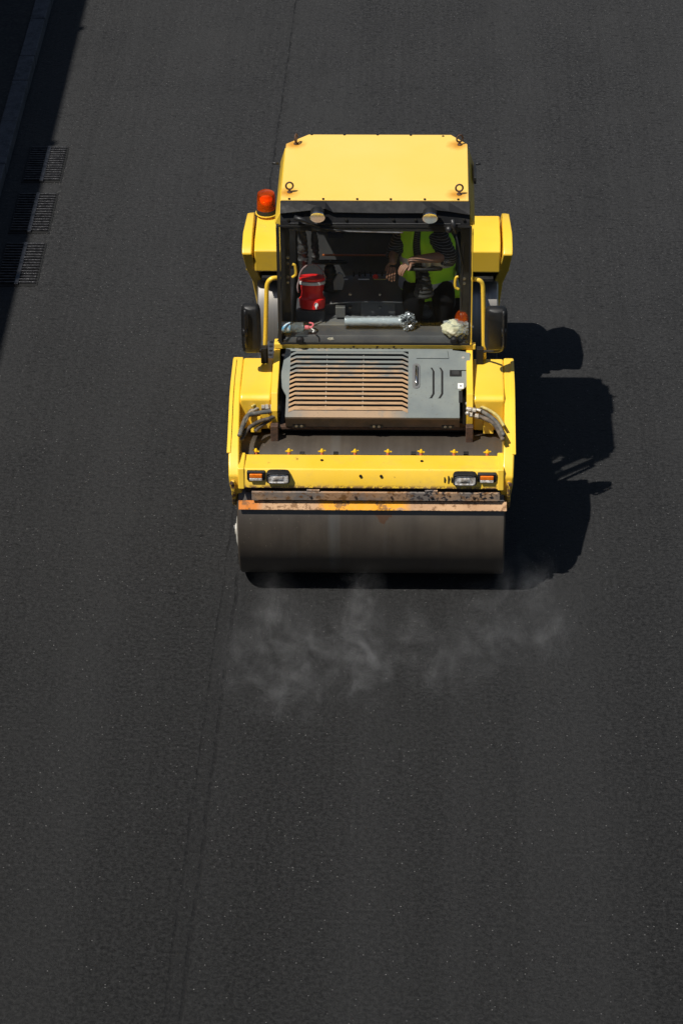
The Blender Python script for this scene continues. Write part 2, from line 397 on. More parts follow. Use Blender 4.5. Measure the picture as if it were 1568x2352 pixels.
# drain grates
def grate(y0, y1, label):
    t = thing('drain_grate', (-3.45, (y0+y1)/2, 0), label, 'drain grate', 'storm drain grates in the gutter')
    x0, x1 = -3.64, -3.275
    g = MB(); g.box(x0-.02, x1+.02, y0-.02, y1+.02, .002, .006); g.build('pit', DARK, t)
    g = MB(); n = 15
    for i in range(n):
        yy = y0 + (i+.5)*(y1-y0)/n
        g.box(x0, -3.475, yy-.005, yy+.007, .008, .030); g.box(-3.435, x1, yy-.005, yy+.007, .008, .030)
    g.build('bars', GRATE, t, bevel=.004)
    g = MB(); g.box(-3.475, -3.435, y0-.01, y1+.01, .004, .026); g.build('spine', GRATE, t, bevel=.004)
grate(6.80, 7.57, 'black cast iron drain grate farthest up the road, beside the granite kerb')
grate(5.70, 6.52, 'middle of the three black iron drain grates in the gutter')
grate(4.63, 5.46, 'black cast iron drain grate nearest the camera, partly in sunlight')
g = MB()
for (a, b) in ((6.8, 7.57), (5.7, 6.52), (4.63, 5.46)):
    for i in range(330):
        s = random.random(); yy = random.uniform(a-.08, b+.08)
        xx = -3.27 + abs(random.gauss(0, .028)) if random.random() < .8 else random.uniform(-3.45, -3.2)
        if xx < -3.27: yy = random.choice((a-.02, b+.02)) + random.gauss(0, .02)
        r = random.uniform(.0012, .0042)
        g.lathe([(0, -r), (r, 0), (0, r)], (xx, yy, r*.8), n=5)
tag(g.build('loose_grit', GRIT), 'pale wet grit scattered along the edges of the drain grates', 'grit', kind='stuff')

# ------------------------------------------------------------------ the roller
RO = thing('road_roller', (0, 1.5, 0), 'yellow tandem road roller with glazed cab standing on fresh black asphalt', 'road roller')
DR, DW, WB = .581, 1.05, 3.128
def drum(y, matl, lab):
    prof = [(0, -DW+.09), (.30, -DW+.09), (.32, -DW+.07), (DR-.035, -DW+.07), (DR-.03, -DW), (DR-.012, -DW), (DR, -DW+.012),
            (DR, DW-.012), (DR-.012, DW), (DR-.03, DW), (DR-.035, DW-.07), (.32, DW-.07), (.30, DW-.09), (0, DW-.09)]
    o = MB().lathe(prof, (0, 0, 0), (1, 0, 0), 128).build('drum', matl, RO, smooth='auto')
    o.location = (0, y, DR+.001); o['label'] = lab
    for sx in (-1, 1):
        h = MB().lathe([(.0, 0), (.12, 0), (.12, .035), (.09, .045), (0, .045)], (sx*(DW-.09), 0, 0), (sx, 0, 0), 24)
        hb = h.build('hub', STEEL, None, smooth='auto'); hb.parent = o
    return o
drum(0, DRF, 'dust brown front drum with oily drips'); drum(WB, DRR, 'polished bare steel rear drum')

# front fork
def plate(sx, poly, name='side_plate', th=.085, xo=1.13, mat=YEL):
    g = MB(); rings = []
    for inner in (0, 1):
        r = []
        for (y, z) in poly:
            tp = .045*max(0, min(1, (1.05-z)/.32))
            bl = 0.0
            x = xo + .042*min(y, 0) - tp - (th if inner else 0)
            r.append((sx*x, y, z))
        rings.append(r)
    g.loops(rings); return g.build(name, mat, RO, bevel=.014, seg=3)
PF = [(.715, 1.50), (.715, 1.40), (.60, 1.10), (.40, .93), (.0, .80), (-.27, .725), (-.34, .725), (-.40, .80), (-.505, 1.055), (-.505, 1.13), (-.44, 1.215), (-.15, 1.33), (.12, 1.465), (.30, 1.50)]
for sx in (-1, 1):
    pl = plate(sx, PF)
    # raised outer rib on top of the arm and the folded front corner
    g = MB(); g.prism([(-.36, 1.245), (-.15, 1.330), (.12, 1.466), (.30, 1.502), (.66, 1.502), (.66, 1.512), (.28, 1.512), (.11, 1.478), (-.16, 1.341), (-.36, 1.257)], sx*1.128, sx*1.098)
    adopt(g.build('top_rib', YEL, None, bevel=.004), pl)
    g = MB(); g.prism([(-.30, 1.05), (.25, 1.05), (.16, .50), (0, .44), (-.16, .50)], sx*1.003, sx*1.040)
    adopt(g.build('drum_carrier', BLK, None, bevel=.01), pl)
    g = MB(); g.prism([(-.530, 1.10), (-.540, 1.02), (-.455, .83), (-.37, .76), (-.39, 1.06)], sx*1.090, sx*1.060)
    adopt(g.build('corner_gusset', YELW, None, bevel=.010), pl)
    g = MB().lathe([(.016, 0), (.014, .012), (0, .012)], (sx*1.085, -.53, 1.08), (sx*.2, -1, .2), 8); adopt(g.build('bolt', RUST), pl)
# hub cover low on the drum end
for sx in (-1,):
    g = MB().lathe([(0, 0), (.165, 0), (.165, .008), (.15, .016), (.10, .030), (.05, .034), (.045, .042), (0, .042)], (sx*1.056, -.13, .385), (sx, 0, 0), 32)
    h = g.build('end_disc', PALEHUB, RO, smooth='auto')
    g = MB().lathe([(.018, 0), (.018, .016), (0, .016)], (sx*1.096, -.13, .405), (sx, 0, 0), 8); adopt(g.build('disc_bolt', STEEL), h)

# cross beam with its top shelf
BEFORE = set(bpy.data.objects)
g = MB(); g.prism([(-.832, 1.231), (-.800, 1.372), (-.787, 1.385), (-.56, 1.372), (-.56, 1.34), (-.74, 1.33), (-.76, 1.231)], -1.02, 1.02)
beam = g.build('cross_beam', YELW, RO, bevel=.006, seg=3)
g = MB(); g.prism([(-.842, 1.222), (-.808, 1.395), (-.575, 1.40), (-.575, 1.24)], -1.035, -.985); adopt(g.build('beam_end', YEL, None, bevel=.01), beam)
g = MB(); g.prism([(-.842, 1.222), (-.808, 1.395), (-.555, 1.40), (-.555, 1.24)], .985, 1.035); adopt(g.build('beam_end', YEL, None, bevel=.01), beam)
for x, y, z, n in ((-.386, -.66, 1.381, (0, .06, 1)), (.395, -.665, 1.381, (0, .06, 1)), (-.08, -.812, 1.335, (0, -1, .22)), (.08, -.812, 1.335, (0, -1, .22))):
    g = MB().lathe([(.012, 0), (.012, .006), (.005, .008), (0, .008)], (x, y, z), n, 10); adopt(g.build('bolt', BOLT), beam)
for dx in (0, .03, .055):
    p = at(1021+dx*300, 1098, y=-.80); h = .020 if dx != .03 else .032
    g = MB().box(p.x-.004, p.x+.004, -.825, -.810, p.z-h, p.z+h); adopt(g.build('vent_slot', DARK, None), beam)
g = MB(); g.box(-.98, .98, -.785, -.765, 1.165, 1.232); g.build('gap_shade_plate', BLK, RO)  # black plate added as the shade in the gap below the beam

# spray bar nozzles
for k in range(8):
    X = -.907 + k*.2592
    nb = MB().lathe([(.013, -.03), (.016, -.03), (.017, .012), (.012, .02), (0, .022)], (0, 0, 0), n=12).build('spray_nozzle', PNKP, RO, smooth='auto')
    nb.matrix_parent_inverse = WORLD[RO.name].inverted(); nb.location = (X, -.535, 1.372); nb.scale = (.82, .82, .72)
    g = MB().lathe([(.0, .018), (.020, .018), (.021, .026), (.014, .040), (.008, .052), (0, .054)], (0, 0, 0), n=12)
    g.box(-.036, .036, -.006, .006, .019, .029)
    cpt = g.build('nozzle_cap', YELP, None, smooth='auto'); cpt.parent = nb
    nb.rotation_euler.z = random.uniform(-.5, .5)
g = MB().tube([(-1.0, -.525, 1.335), (1.0, -.525, 1.335)], .014, 10); g.build('spray_pipe', BLK, RO, smooth=True)
for px in (768, 949, 1071, 690): 
    p = at(px, 1042, z=1.36); MB().box(p.x-.02, p.x+.02, p.y-.01, p.y+.02, 1.34, 1.378).build('pipe_clamp', BLK, RO, bevel=.003)

# head lamps and turn signals
def lamp(px0, px1, py0, py1, kind):
    a = at(px0, py0+5, y=-.84); b = at(px1, py1-1, y=-.84)
    x0, x1, z1, z0 = a.x, b.x, a.z, b.z
    if kind == 'turn_signal':
        o = MB().box(x0, x1, -.832, -.800, z0+.004, z1-.002).build(kind, BLK, RO, bevel=.008)
        xm0, xm1 = x0+.022, x1-.022; h = (z1-z0)
        zt = z1-.018; zb = z0+.008; zm = zb + (zt-zb)*.42
        adopt(MB().box(xm0, xm1, -.846, -.830, zm, zt).build('amber_lens', ORG, None, bevel=.006), o)
        adopt(MB().box(xm0, xm1, -.846, -.830, zb, zm-.0015).build('clear_lens', REFL, None, bevel=.006), o)
    else:
        g = MB(); c = ((x0+x1)/2, (z0+z1)/2); w_, h_ = (x1-x0)/2, (z1-z0)/2
        def ring(s, y):
            pts = []
            for i in range(24):
                t = 2*math.pi*i/24; e = .35
                cx_ = math.copysign(abs(math.cos(t))**e, math.cos(t)); sz = math.copysign(abs(math.sin(t))**e, math.sin(t))
                pts.append((c[0]+cx_*w_*s, y, c[1]+sz*h_*(s if s < 1 else 1)))
            return pts
        g.loops([ring(.94, -.800), ring(1, -.82), ring(1, -.856), ring(.93, -.862), ring(.88, -.850)]);
        o = g.build(kind, BLKG, RO, smooth='auto')
        g = MB(); rings = []
        for s, y in ((.88, -.857), (.85, -.860), (.5, -.864), (.02, -.866)): rings.append([(c[0]+(p[0]-c[0])*s, y, c[1]-.004+(p[2]-c[1])*s*.92) for p in ring(1, y)])
        g.loops(rings, cap=False); adopt(g.build('lens', LENS, None, smooth=True), o)
        g = MB(); rings = []
        for s, y in ((.88, -.856), (.78, -.852), (.40, -.850), (.36, -.855), (.12, -.851), (.01, -.854)): rings.append([(c[0]+(p[0]-c[0])*s, y, c[1]-.004+(p[2]-c[1])*s*.9) for p in ring(1, y)])
        g.loops(rings, cap=False); adopt(g.build('reflector', REFL, None, smooth=True), o)
lamp(560, 603.5, 1078, 1106, 'turn_signal'); lamp(606, 661, 1077, 1109, 'headlight')
lamp(1040.5, 1096, 1081, 1114, 'headlight'); lamp(1098, 1142, 1083, 1111, 'turn_signal')

for o in [o for o in bpy.data.objects if o not in BEFORE and o.parent == RO]: o.location += Vector((0, .30, -.195))
# scraper bars
hz1, hz0, bz1, bz0 = at(784, 1131.5, y=-.545).z, at(784, 1149.5, y=-.545).z, at(784, 1150.5, y=-.515).z, at(784, 1172, y=-.562).z
g = MB(); g.box(-.93, 1.005, -.545, -.525, hz0, hz1)
g.box(-.50, -.40, -.543, -.527, hz1, hz1+.02); g.box(.42, .52, -.543, -.527, hz1, hz1+.02)
s1 = g.build('scraper_holder', SCR1, RO, bevel=.003)
for x in (-.47, -.12, .16, .47, .80):
    adopt(MB().lathe([(.011, 0), (.011, .008), (0, .01)], (x, -.545, (hz0+hz1)/2), (0, -1, 0), 6).build('bolt', RUST), s1)
g = MB(); g.prism([(-.505, bz1-.006), (-.515, bz1), (-.562, bz0), (-.552, bz0-.005)], -1.035, 1.06)
g.build('scraper_blade', SCR2, RO, bevel=.002)
g = MB(); g.prism([(.50, 1.19), (.51, 1.20), (.60, 1.06), (.59, 1.05)], -1.0, 1.0); 
# rear scraper plate of the front drum (seen as a pale strip behind the drum)
g2 = MB(); g2.prism([(.30, 1.125), (.31, 1.14), (.50, 1.10), (.49, 1.085)], -.99, .99); g2.build('rear_scraper', SHELF, RO, bevel=.002)
g.b.free()
MB().tube([(-1.02, .34, 1.20), (-.70, .34, 1.20)], .010).build('brush_rod', STEEL, RO, smooth=True)
MB().tube([(.70, .34, 1.20), (1.02, .34, 1.20)], .010).build('brush_rod', STEEL, RO, smooth=True)

# pivot blocks beside the hood
for sx in (-1, 1):
    g = MB(); g.prism([(.70, 1.50), (.12, 1.50), (.085, 1.47), (.10, 1.19), (.26, 1.10), (.72, 1.12)], sx*.80, sx*1.044)
    blk = g.build('pivot_block', YEL, RO, bevel=.016, seg=4)
    g = MB(); g.prism([(.80, 1.62), (.10, 1.525), (.03, 1.40), (.07, 1.10), (.85, 1.02)], sx*.745, sx*.797)
    g.build('hood_side_rail', YEL, RO, bevel=.006)
    adopt(MB().prism([(.06, 1.33), (.12, 1.30), (.12, 1.18), (.03, 1.20)], sx*.96, sx*.88).build('hose_bracket', YEL, None, bevel=.004), blk)
    MB().box(min(sx*.74, sx*.80), max(sx*.74, sx*.80), -.04, .02, 1.10, 1.30).build('tie_lug', RUST, RO, bevel=.006)

# ---- engine hood
HZ0, HY0 = 1.615, .66
P0 = Vector((0, HY0, HZ0)); Pf = Vector((0, -.03, 1.375))
HN = (Pf-P0).cross(Vector((1, 0, 0))).normalized()
if HN.z < 0: HN = -HN
def hp(px, py, off=0): 
    v = atp(px, py, P0 + HN*off, HN); return v
U = Vector((1, 0, 0)); V = (P0-Pf).normalized()
def uv(px, py):
    p = hp(px, py); return (p.x, (p-P0).dot(V))
def W(u, v, h=0): return P0 + U*u + V*v + HN*h
L, T = uv(668, 806); Rr_, B = uv(936, 944)
vb = uv(784, 799)[1]; vf = uv(860, 959)[1]; xl, xr = -.728, .745
g = MB()
def slab(pts, h0, h1, gg): gg.loops([[W(u, v, h0) for u, v in pts], [W(u, v, h1) for u, v in pts]])
# panel around the louver opening, one mesh of butted pieces sharing no plane overlap
slab([(xl+.03, vb), (L, vb), (L, vf), (xl+.045, vf), (xl+.045, -.50), (xl, -.40), (xl, -.26)], -.012, 0, g)
slab([(L, vb), (Rr_, vb), (Rr_, T), (L, T)], -.012, 0, g)
slab([(L, B), (Rr_, B), (Rr_, vf), (L, vf)], -.012, 0, g)
nr, nb_ = uv(1055, 905)
slab([(Rr_, vb), (xr-.11, vb), (xr-.11, vb-.02), (xr, vb-.035), (xr, nb_+.08), (xr-.055, nb_+.03), (xr-.055, vf), (Rr_, vf)], -.012, 0, g)
bmesh.ops.remove_doubles(g.b, verts=g.b.verts, dist=1e-5)
for f in [f for f in g.b.faces if len([1 for e in f.edges if len(e.link_faces) > 2]) and False]: pass
hood = g.build('engine_hood', HOOD, RO)
# slats
n = 13; span = (T-B); pitch = span/n
for i in range(n):
    v1 = T - i*pitch; v0 = v1 - pitch*(.62 if i < n-1 else .9)
    d = .026
    g = MB(); rings = []
    for h, s in ((-.016, 0), (-.002, 0)):
        pass
    e = .045
    up_pts = [(L, v1-d), (L+e, v1), (Rr_-e, v1), (Rr_, v1-d)]
    lo_pts = [(L, v0-d), (L+e, v0), (Rr_-e, v0), (Rr_, v0-d)]
    tilt = .006
    top = [W(u, v, -.003) for u, v in up_pts]; bot = [W(u, v, .003) for u, v in lo_pts]
    top2 = [W(u, v, -.007) for u, v in up_pts]; bot2 = [W(u, v, -.002) for u, v in lo_pts]
    tv = [g.b.verts.new(p) for p in top]; bv_ = [g.b.verts.new(p) for p in bot]; tv2 = [g.b.verts.new(p) for p in top2]; bv2 = [g.b.verts.new(p) for p in bot2]
    for k in range(3):
        g.b.faces.new((tv[k], tv[k+1], bv_[k+1], bv_[k])); g.b.faces.new((tv2[k], bv2[k], bv2[k+1], tv2[k+1]))
        g.b.faces.new((tv[k], tv2[k], tv2[k+1], tv[k+1])); g.b.faces.new((bv_[k], bv_[k+1], bv2[k+1], bv2[k]))
    g.b.faces.new((tv[0], bv_[0], bv2[0], tv2[0])); g.b.faces.new((tv[3], tv2[3], bv2[3], bv_[3]))
    adopt(g.build('louver', SLAT, None), hood)
# grille void and radiator rods below
g = MB(); slab([(L-.02, B-.05), (Rr_+.02, B-.05), (Rr_+.02, T+.02), (L-.02, T+.02)], -.12, -.10, g); adopt(g.build('radiator_core', DARK, None), hood)
for i in range(6):
    v = T - (4.80+i*1.38)*pitch
    g = MB().tube([W(L+.05, v, -.03), W(Rr_-.04, v, -.03)], .005, 6); adopt(g.build('radiator_rod', ROD, None, smooth=True), hood)
for i, u in enumerate((L+.31*(Rr_-L), L+.62*(Rr_-L))):
    g = MB().tube([W(u, T, -.018), W(u, B, -.018)], .004, 6); adopt(g.build('grille_stay', FIT, None, smooth=True), hood)
for k in range(18):
    g = MB(); u = L + .01 + k*(Rr_-L-.02)/18
    g.b.faces.new([g.b.verts.new(W(a, b, .0022)) for a, b in ((u, T+.024), (u+.017, T+.024), (u+.017, T+.030), (u, T+.030))])
    adopt(g.build('perforation', DARK, None), hood)
# raised back ledge, slot vents, handle recess, latch, sticker, keyhole
u0, v0 = uv(955, 824); u1, v1 = uv(1030, 806)
g = MB(); slab([(u0, v0), (u1, v0), (u1-.01, v1), (u0+.01, v1)], .001, .010, g); adopt(g.build('raised_ledge', HOOD, None, bevel=.004), hood)
u0, v0 = uv(1056, 852); u1, v1 = uv(1076, 812)
g = MB(); slab([(u0, v0), (u1+.01, v0), (u1+.01, v1), (u0, v1)], .001, .014, g); lt = g.build('corner_cover', HOOD, None, bevel=.004); adopt(lt, hood)
p = hp(1063, 822, .014); adopt(MB().lathe([(.012, 0), (.012, .004), (.006, .004), (0, .003)], p, HN, 14).build('lock', FIT), lt)
def capsule(u, va, vb_, w_, h0, h1, name, mt, par, hollow=None):
    pts = []
    for i in range(16):
        t = math.pi*i/15; pts.append((u+w_*math.cos(t), vb_-w_+w_*math.sin(t)))
    for i in range(16):
        t = math.pi+math.pi*i/15; pts.append((u+w_*math.cos(t), va+w_+w_*math.sin(t)))
    g = MB(); slab(pts, h0, h1, g); o = g.build(name, mt, None, bevel=.003); adopt(o, par); return o
hu, ha = uv(955, 893); _, hb_ = uv(955, 835)
hr = capsule(hu, ha, hb_, .030, .001, .005, 'handle_recess', SHELF, hood)
g = MB().tube([W(hu, ha+.035, .010), W(hu, ha+.05, .022), W(hu, hb_-.05, .022), W(hu, hb_-.035, .010)], .011, 10); adopt(g.build('grab_handle', CHROME, None, smooth=True), hr)
for px in (994, 1014):
    a = [uv(px-4, 845), uv(px+1, 853), uv(px+1, 905), uv(px-5, 915)]
    g = MB(); wd = .007
    for h0, h1 in ((.001, .003),):
        g.loops([[W(u-wd, v, h) for u, v in a] + [W(u+wd, v, h) for u, v in a[::-1]] for h in (h0, h1)])
    adopt(g.build('slot_vent', DARK, None), hood)
    g = MB(); g.loops([[W(u-wd*2.6, v, h) for u, v in a] + [W(u-wd*1.1, v, h) for u, v in a[::-1]] for h in (.001, .006)]); adopt(g.build('slot_lip', HOOD, None, bevel=.002), hood)
u0, v0 = uv(1032, 865); u1, v1 = uv(1059, 851)
g = MB(); slab([(u0, v0), (u1, v0), (u1, v1), (u0, v1)], .001, .008, g); lt = g.build('latch', BLKG, None, bevel=.004); adopt(lt, hood)
g = MB(); slab([(u0+.018, v0+.012), (u1-.018, v0+.012), (u1-.018, v1-.010), (u0+.018, v1-.010)], .009, .012, g); adopt(g.build('latch_lever', BLK, None, bevel=.002), hood)
u0, v0 = uv(1050.5, 893); u1, v1 = uv(1064, 880.5)
g = MB(); slab([(u0, v0), (u1, v0), (u1, v1), (u0, v1)], .001, .0025, g); st = g.build('sticker', WHT, None); adopt(st, hood)
uc, vc = uv(1057.3, 887); g = MB(); slab([(uc+.007*math.cos(t), vc+.007*math.sin(t)) for t in [k*math.pi/4 for k in range(8)]], .003, .004, g); adopt(g.build('sticker_mark', DARK, None), hood)
u0, v0 = uv(1053, 925); u1, v1 = uv(1061, 898)
g = MB(); slab([(u0, v0), (u1, v0), (u1, v1), (u0, v1)], .001, .004, g); adopt(g.build('slot_recess', DARK, None), hood)
p = hp(651, 816, .0); adopt(MB().lathe([(.013, 0), (.013, .003), (.006, .003), (0, .001)], p, HN, 14).build('lock', FIT), hood)
# hood front apron and hinges
HFy = W(0, vf).y; HFz = W(0, vf).z
g = MB(); g.prism([(HFy+.004, HFz-.012), (HFy, HFz-.012), (HFy+.045, HFz-.115), (HFy+.06, HFz-.115)], xl+.045, xr-.055)
ap = g.build('hood_apron', mk('dusty_apron', (.085, .062, .045), .6, c2=(.16, .10, .065), sc2=4), RO)
g = MB(); g.box(xl+.0, xr+.0, HFy+.05, HFy+.12, HFz-.145, HFz-.120); g.build('bumper_sill', RUST, RO, bevel=.004)
for px in (686, 864, 1028):
    x = at(px, 968, y=HFy).x
    h = MB().box(x-.05, x+.05, HFy+.030, HFy+.044, HFz-.118, HFz-.085).build('hinge', BLK, RO, bevel=.003)
    for dx in (-.02, .02): adopt(MB().lathe([(.011, 0), (.011, .007), (0, .009)], (x+dx, HFy+.03, HFz-.1), (0, -1, .1), 10).build('hinge_bolt', STEEL, None, smooth='auto'), h)
g = MB(); g.box(xl+.03, xr-.03, HFy+.12, .70, 1.175, HFz-.10); g.build('engine_bay', DARK, RO)
g = MB(); g.prism([(HFy+.10, HFz-.12), (.66, 1.56), (.66, 1.18), (HFy+.12, 1.18)], xl+.004, xl+.03); g.build('bay_side', BLK, RO)
g = MB(); g.prism([(HFy+.10, HFz-.12), (.66, 1.56), (.66, 1.18), (HFy+.12, 1.18)], xr-.03, xr-.004); g.build('bay_side', BLK, RO)
MB().box(-.66, .66, .62, 2.55, .36, 1.22).build('chassis', BLK, RO, bevel=.02)

# hoses beside the hood
def hose(px, mt, r, z, n_=8, name='hydraulic_hose'):
    pts = [at(a, b, z=z+(c[0] if c else 0)) for a, b, *c in px]
    return MB().tube(spline(pts), r, n_).build(name, mt, RO, smooth=True)
hose([(640, 918), (612, 921), (590, 932), (572, 950), (556, 985)], HOSE, .017, 1.37)
h = hose([(608, 933), (590, 938), (572, 952), (552, 990)], FIT, .016, 1.385)
hose([(641, 936), (622, 944), (590, 949), (566, 958), (550, 1000)], HOSE, .018, 1.39)
hose([(640, 948), (622, 960), (596, 968), (570, 985), (555, 1010)], HOSED, .016, 1.34)
hose([(642, 932), (628, 934), (610, 934)], HOSE, .014, 1.39)
hose([(642, 925), (622, 926), (600, 934), (580, 950)], HOSED, .013, 1.35)
hose([(641, 955), (618, 966), (600, 978), (586, 990)], HOSED, .014, 1.30)
hose([(606, 922), (592, 926), (578, 934)], HOSEY, .010, 1.42)
for px in (604, 613, 624):
    a = at(px-4, 934.5, z=1.40); b = at(px+4, 934, z=1.40)
    MB().tube([a, b], .026 if px != 613 else .032, 6).build('hose_fitting', FIT, RO, bevel=.003)
hose([(1072, 925), (1092, 930), (1118, 940), (1142, 956), (1156, 978)], HOSEY, .013, 1.41, name='sleeved_cable')
hose([(1072, 930), (1092, 938), (1118, 952), (1140, 970), (1156, 1000)], HOSE, .017, 1.385)
hose([(1072, 938), (1088, 940), (1104, 944)], FIT, .014, 1.40)
hose([(1076, 950), (1090, 954), (1110, 960), (1135, 975), (1154, 1010)], HOSED, .018, 1.36)
hose([(1098, 958), (1120, 958), (1142, 972), (1155, 1000)], HOSED, .016, 1.34)
hose([(1090, 925), (1100, 920), (1122, 928), (1133, 936)], HOSED, .010, 1.40)
for a_, b_, z in ((1078, 940, 1.42), (1088, 942, 1.42), (1080, 952, 1.40), (1094, 955, 1.40)):
    a = at(a_-4, b_, z=z); b = at(a_+5, b_+1, z=z)
    MB().tube([a, b], .021, 6).build('hose_fitting', FIT, RO, bevel=.003)
for a_, b_ in ((1073, 927), (1074, 939), (1073, 949)):
    p = at(a_, b_, z=1.42); MB().sphere(p, .018).build('hose_elbow', FIT, RO, smooth=True)

# ---- cab
XL, XR, YF, YB = -.735, .765, .665, 1.95
MB().box(XL, XR, .68, YB, 1.10, 1.42).build('cab_base', BLK, RO, bevel=.01)
g = MB()
for x0, x1 in ((XL, XL+.075), (XR-.075, XR)):
    g.prism([(.785, 1.66), (.845, 1.66), (.835, 2.74), (.775, 2.74)], x0, x1)
    g.prism([(YB-.07, 1.42), (YB, 1.42), (YB, 2.74), (YB-.07, 2.74)], x0, x1)
    g.box(x0, x1, .73, YB-.07, 2.66, 2.74)
    g.box(x0+.01, x1-.01, .68, YB-.07, 1.42, 1.68)
g.box(XL+.075, XR-.075, .66, .74, 2.665, 2.74)
cf = g.build('cab_frame', BLK, RO, bevel=.008)
for px, pys in ((661, (591, 604, 636, 648)), (1065.5, (640, 651))):
    for py in pys:
        p = at(px, py, y=.78); adopt(MB().lathe([(.014, 0), (.012, .008), (0, .011)], (p.x, .784, p.z), (0, -1, .02), 12).build('pillar_bolt', STEEL, None, smooth='auto'), cf)
for sx, x in ((-1, XL-.012), (1, XR+.012)):
    MB().prism([(.668, 1.60), (.74, 1.60), (.73, 2.72), (.655, 2.70)], x-(.012 if sx < 0 else -.002), x+.012).build('pillar_trim', BLK if sx < 0 else YEL, RO, bevel=.003)
    MB().prism([(.75, 1.68), (1.87, 1.68), (1.87, 2.65), (.74, 2.65)], x-sx*.03-.003, x-sx*.03+.003).build('side_window', SGLASS, RO)
# back wall (lower panel and frame of the rear window)
MB().box(XL+.075, XR-.075, YB-.05, YB, 1.42, 2.12).build('rear_panel', INT, RO, bevel=.01)
MB().box(XL+.075, XR-.075, YB-.03, YB-.024, 2.12, 2.66).build('rear_window', SGLASS, RO)
# roof
RX0, RX1, RY0, RY1 = -.722, .752, .748, 1.92
BOLTS = [(at(680, 330, z=2.9).x, at(680, 331, z=2.9).y), (at(1055, 333, z=2.9).x, at(1055, 333, z=2.9).y), (at(665, 442, z=2.9).x, at(665, 442, z=2.9).y), (at(1054, 447, z=2.9).x, at(1054, 447, z=2.9).y)]
ROOF = roofm()
cyc = 1.745
rp = [(RX0, RY0), (RX1, RY0), (RX1, cyc), (at(1036, 308, z=2.9).x, RY1), (at(708, 308, z=2.9).x, RY1), (RX0, cyc)]
g = MB(); g.loops([[(x, y, 2.80) for x, y in rp], [(x, y, 2.875) for x, y in rp], [(x*.995, 1.3+(y-1.3)*.99, 2.90) for x, y in rp]])
roof = g.build('roof', ROOF, RO, bevel=.006)
for k, (x, y) in enumerate(BOLTS):
    eb = MB().lathe([(.020, 0), (.020, .008), (.011, .012), (.009, .03), (0, .03)], (x, y, 2.90), n=12).build('eye_bolt', RUST, None, smooth='auto'); adopt(eb, roof)
    ang = (1.35, .5, .12, .1)[k]; pts = []
    for i in range(21):
        t = 2*math.pi*i/20; pts.append((x+math.cos(ang)*.028*math.sin(t), y+math.sin(ang)*.028*math.sin(t), 2.958+.030*-math.cos(t)))
    adopt(MB().tube(pts, .0075, 8).build('ring', RUST, None, smooth=True), eb)
for px, py in ((716, 309), (791, 310), (867, 310), (943, 311), (1017, 313), (664, 459), (742, 460), (820, 460.5), (897, 461), (975, 462), (1052, 463)):
    p = at(px, py, z=2.90); yy = min(max(p.y, RY0+.012), RY1-.014)
    adopt(MB().lathe([(.011, 0), (.010, .005), (0, .006)], (p.x, yy, 2.899), n=8).build('roof_screw', BOLT), roof)
for sx, x in ((-1, RX0-.03), (1, RX1+.022)):
    xo = RX0 if sx < 0 else RX1
    g = MB(); g.loops([[(xo+sx*a, yy, zz) for a, zz in ((-.02, zt), (.006, zt), (.046, zl), (.040, zl-.02), (-.02, zl-.02))] for yy, zt, zl in ((.70, 2.80, 2.72), (.76, 2.862, 2.735), (1.74, 2.862, 2.735))])
    rr = g.build('roof_side_rail', YEL, RO, bevel=.004)
    xx = x+sx*.024
    g = MB().tube([(xx, 1.62, 2.78), (xx+sx*.055, 1.62, 2.785)], .010, 8); adopt(g.build('door_stop', BLK, None, smooth=True), rr)
    if sx > 0: adopt(MB().box(xx, xx+.018, 1.34, 1.66, 2.74, 2.80).build('hinge_plate', BLK, None, bevel=.004), rr)
# visor, sculpted black moulding below the roof edge
cols = [(643, 463, 491), (690, 463, 486), (747, 463, 479), (765, 463, 488), (860, 463, 490), (968, 463, 490), (986, 463, 481), (1030, 463, 486), (1079, 465, 494)]
g = MB(); rings = []
for px, t, bz in cols:
    x = at(px, 470, y=.70).x; bx = at(px, bz, y=.655)
    rings.append([(x, .752, 2.890), (x, .735, 2.892), (x, .655, bx.z), (x, .690, bx.z-.022), (x, .668, 2.752), (x, .655, 2.700), (x, .69, 2.690), (x, .752, 2.72)])
g.loops(rings); vis = g.build('visor', BLKG, RO)
for p in vis.data.polygons: p.use_smooth = False
bvm = vis.modifiers.new('bevel', 'BEVEL'); bvm.width = .004; bvm.segments = 2
for px in (662, 795, 903, 954, 1011, 1065):
    p = at(px, 505, y=.66); adopt(MB().lathe([(.013, 0), (.010, .006), (0, .008)], (p.x, .664, p.z-.004), (0, -1, .2), 10).build('visor_bolt', BOLT), vis)
def worklight(px, py):
    c = at(px, py, y=.60); ax = Vector((0, -.93, -.36)).normalized(); c = Vector((c.x, .60, c.z))
    o = MB().lathe([(0, -.05), (.04, -.05), (.055, -.03), (.056, .03), (.050, .034), (.047, .020), (0, .018)], c, ax, 32).build('work_light', MIR, RO, smooth='auto')
    adopt(MB().lathe([(.0565, .022), (.0585, .024), (.0585, .036), (.0505, .037)], c, ax, 32).build('rim', CHROME, None, smooth='auto'), o)
    adopt(MB().lathe([(.047, .026), (.030, .022), (.012, .021), (0, .021)], c, ax, 32).build('reflector', WARM, None, smooth=True), o)
    adopt(MB().lathe([(.048, .030), (.03, .034), (0, .036)], c, ax, 32).build('lens', LENS, None, smooth=True), o)
    adopt(MB().box(c.x-.012, c.x+.012, .60, .70, c.z-.01, c.z+.01).build('bracket', BLK, None), o)
worklight(729, 492); worklight(987, 494)
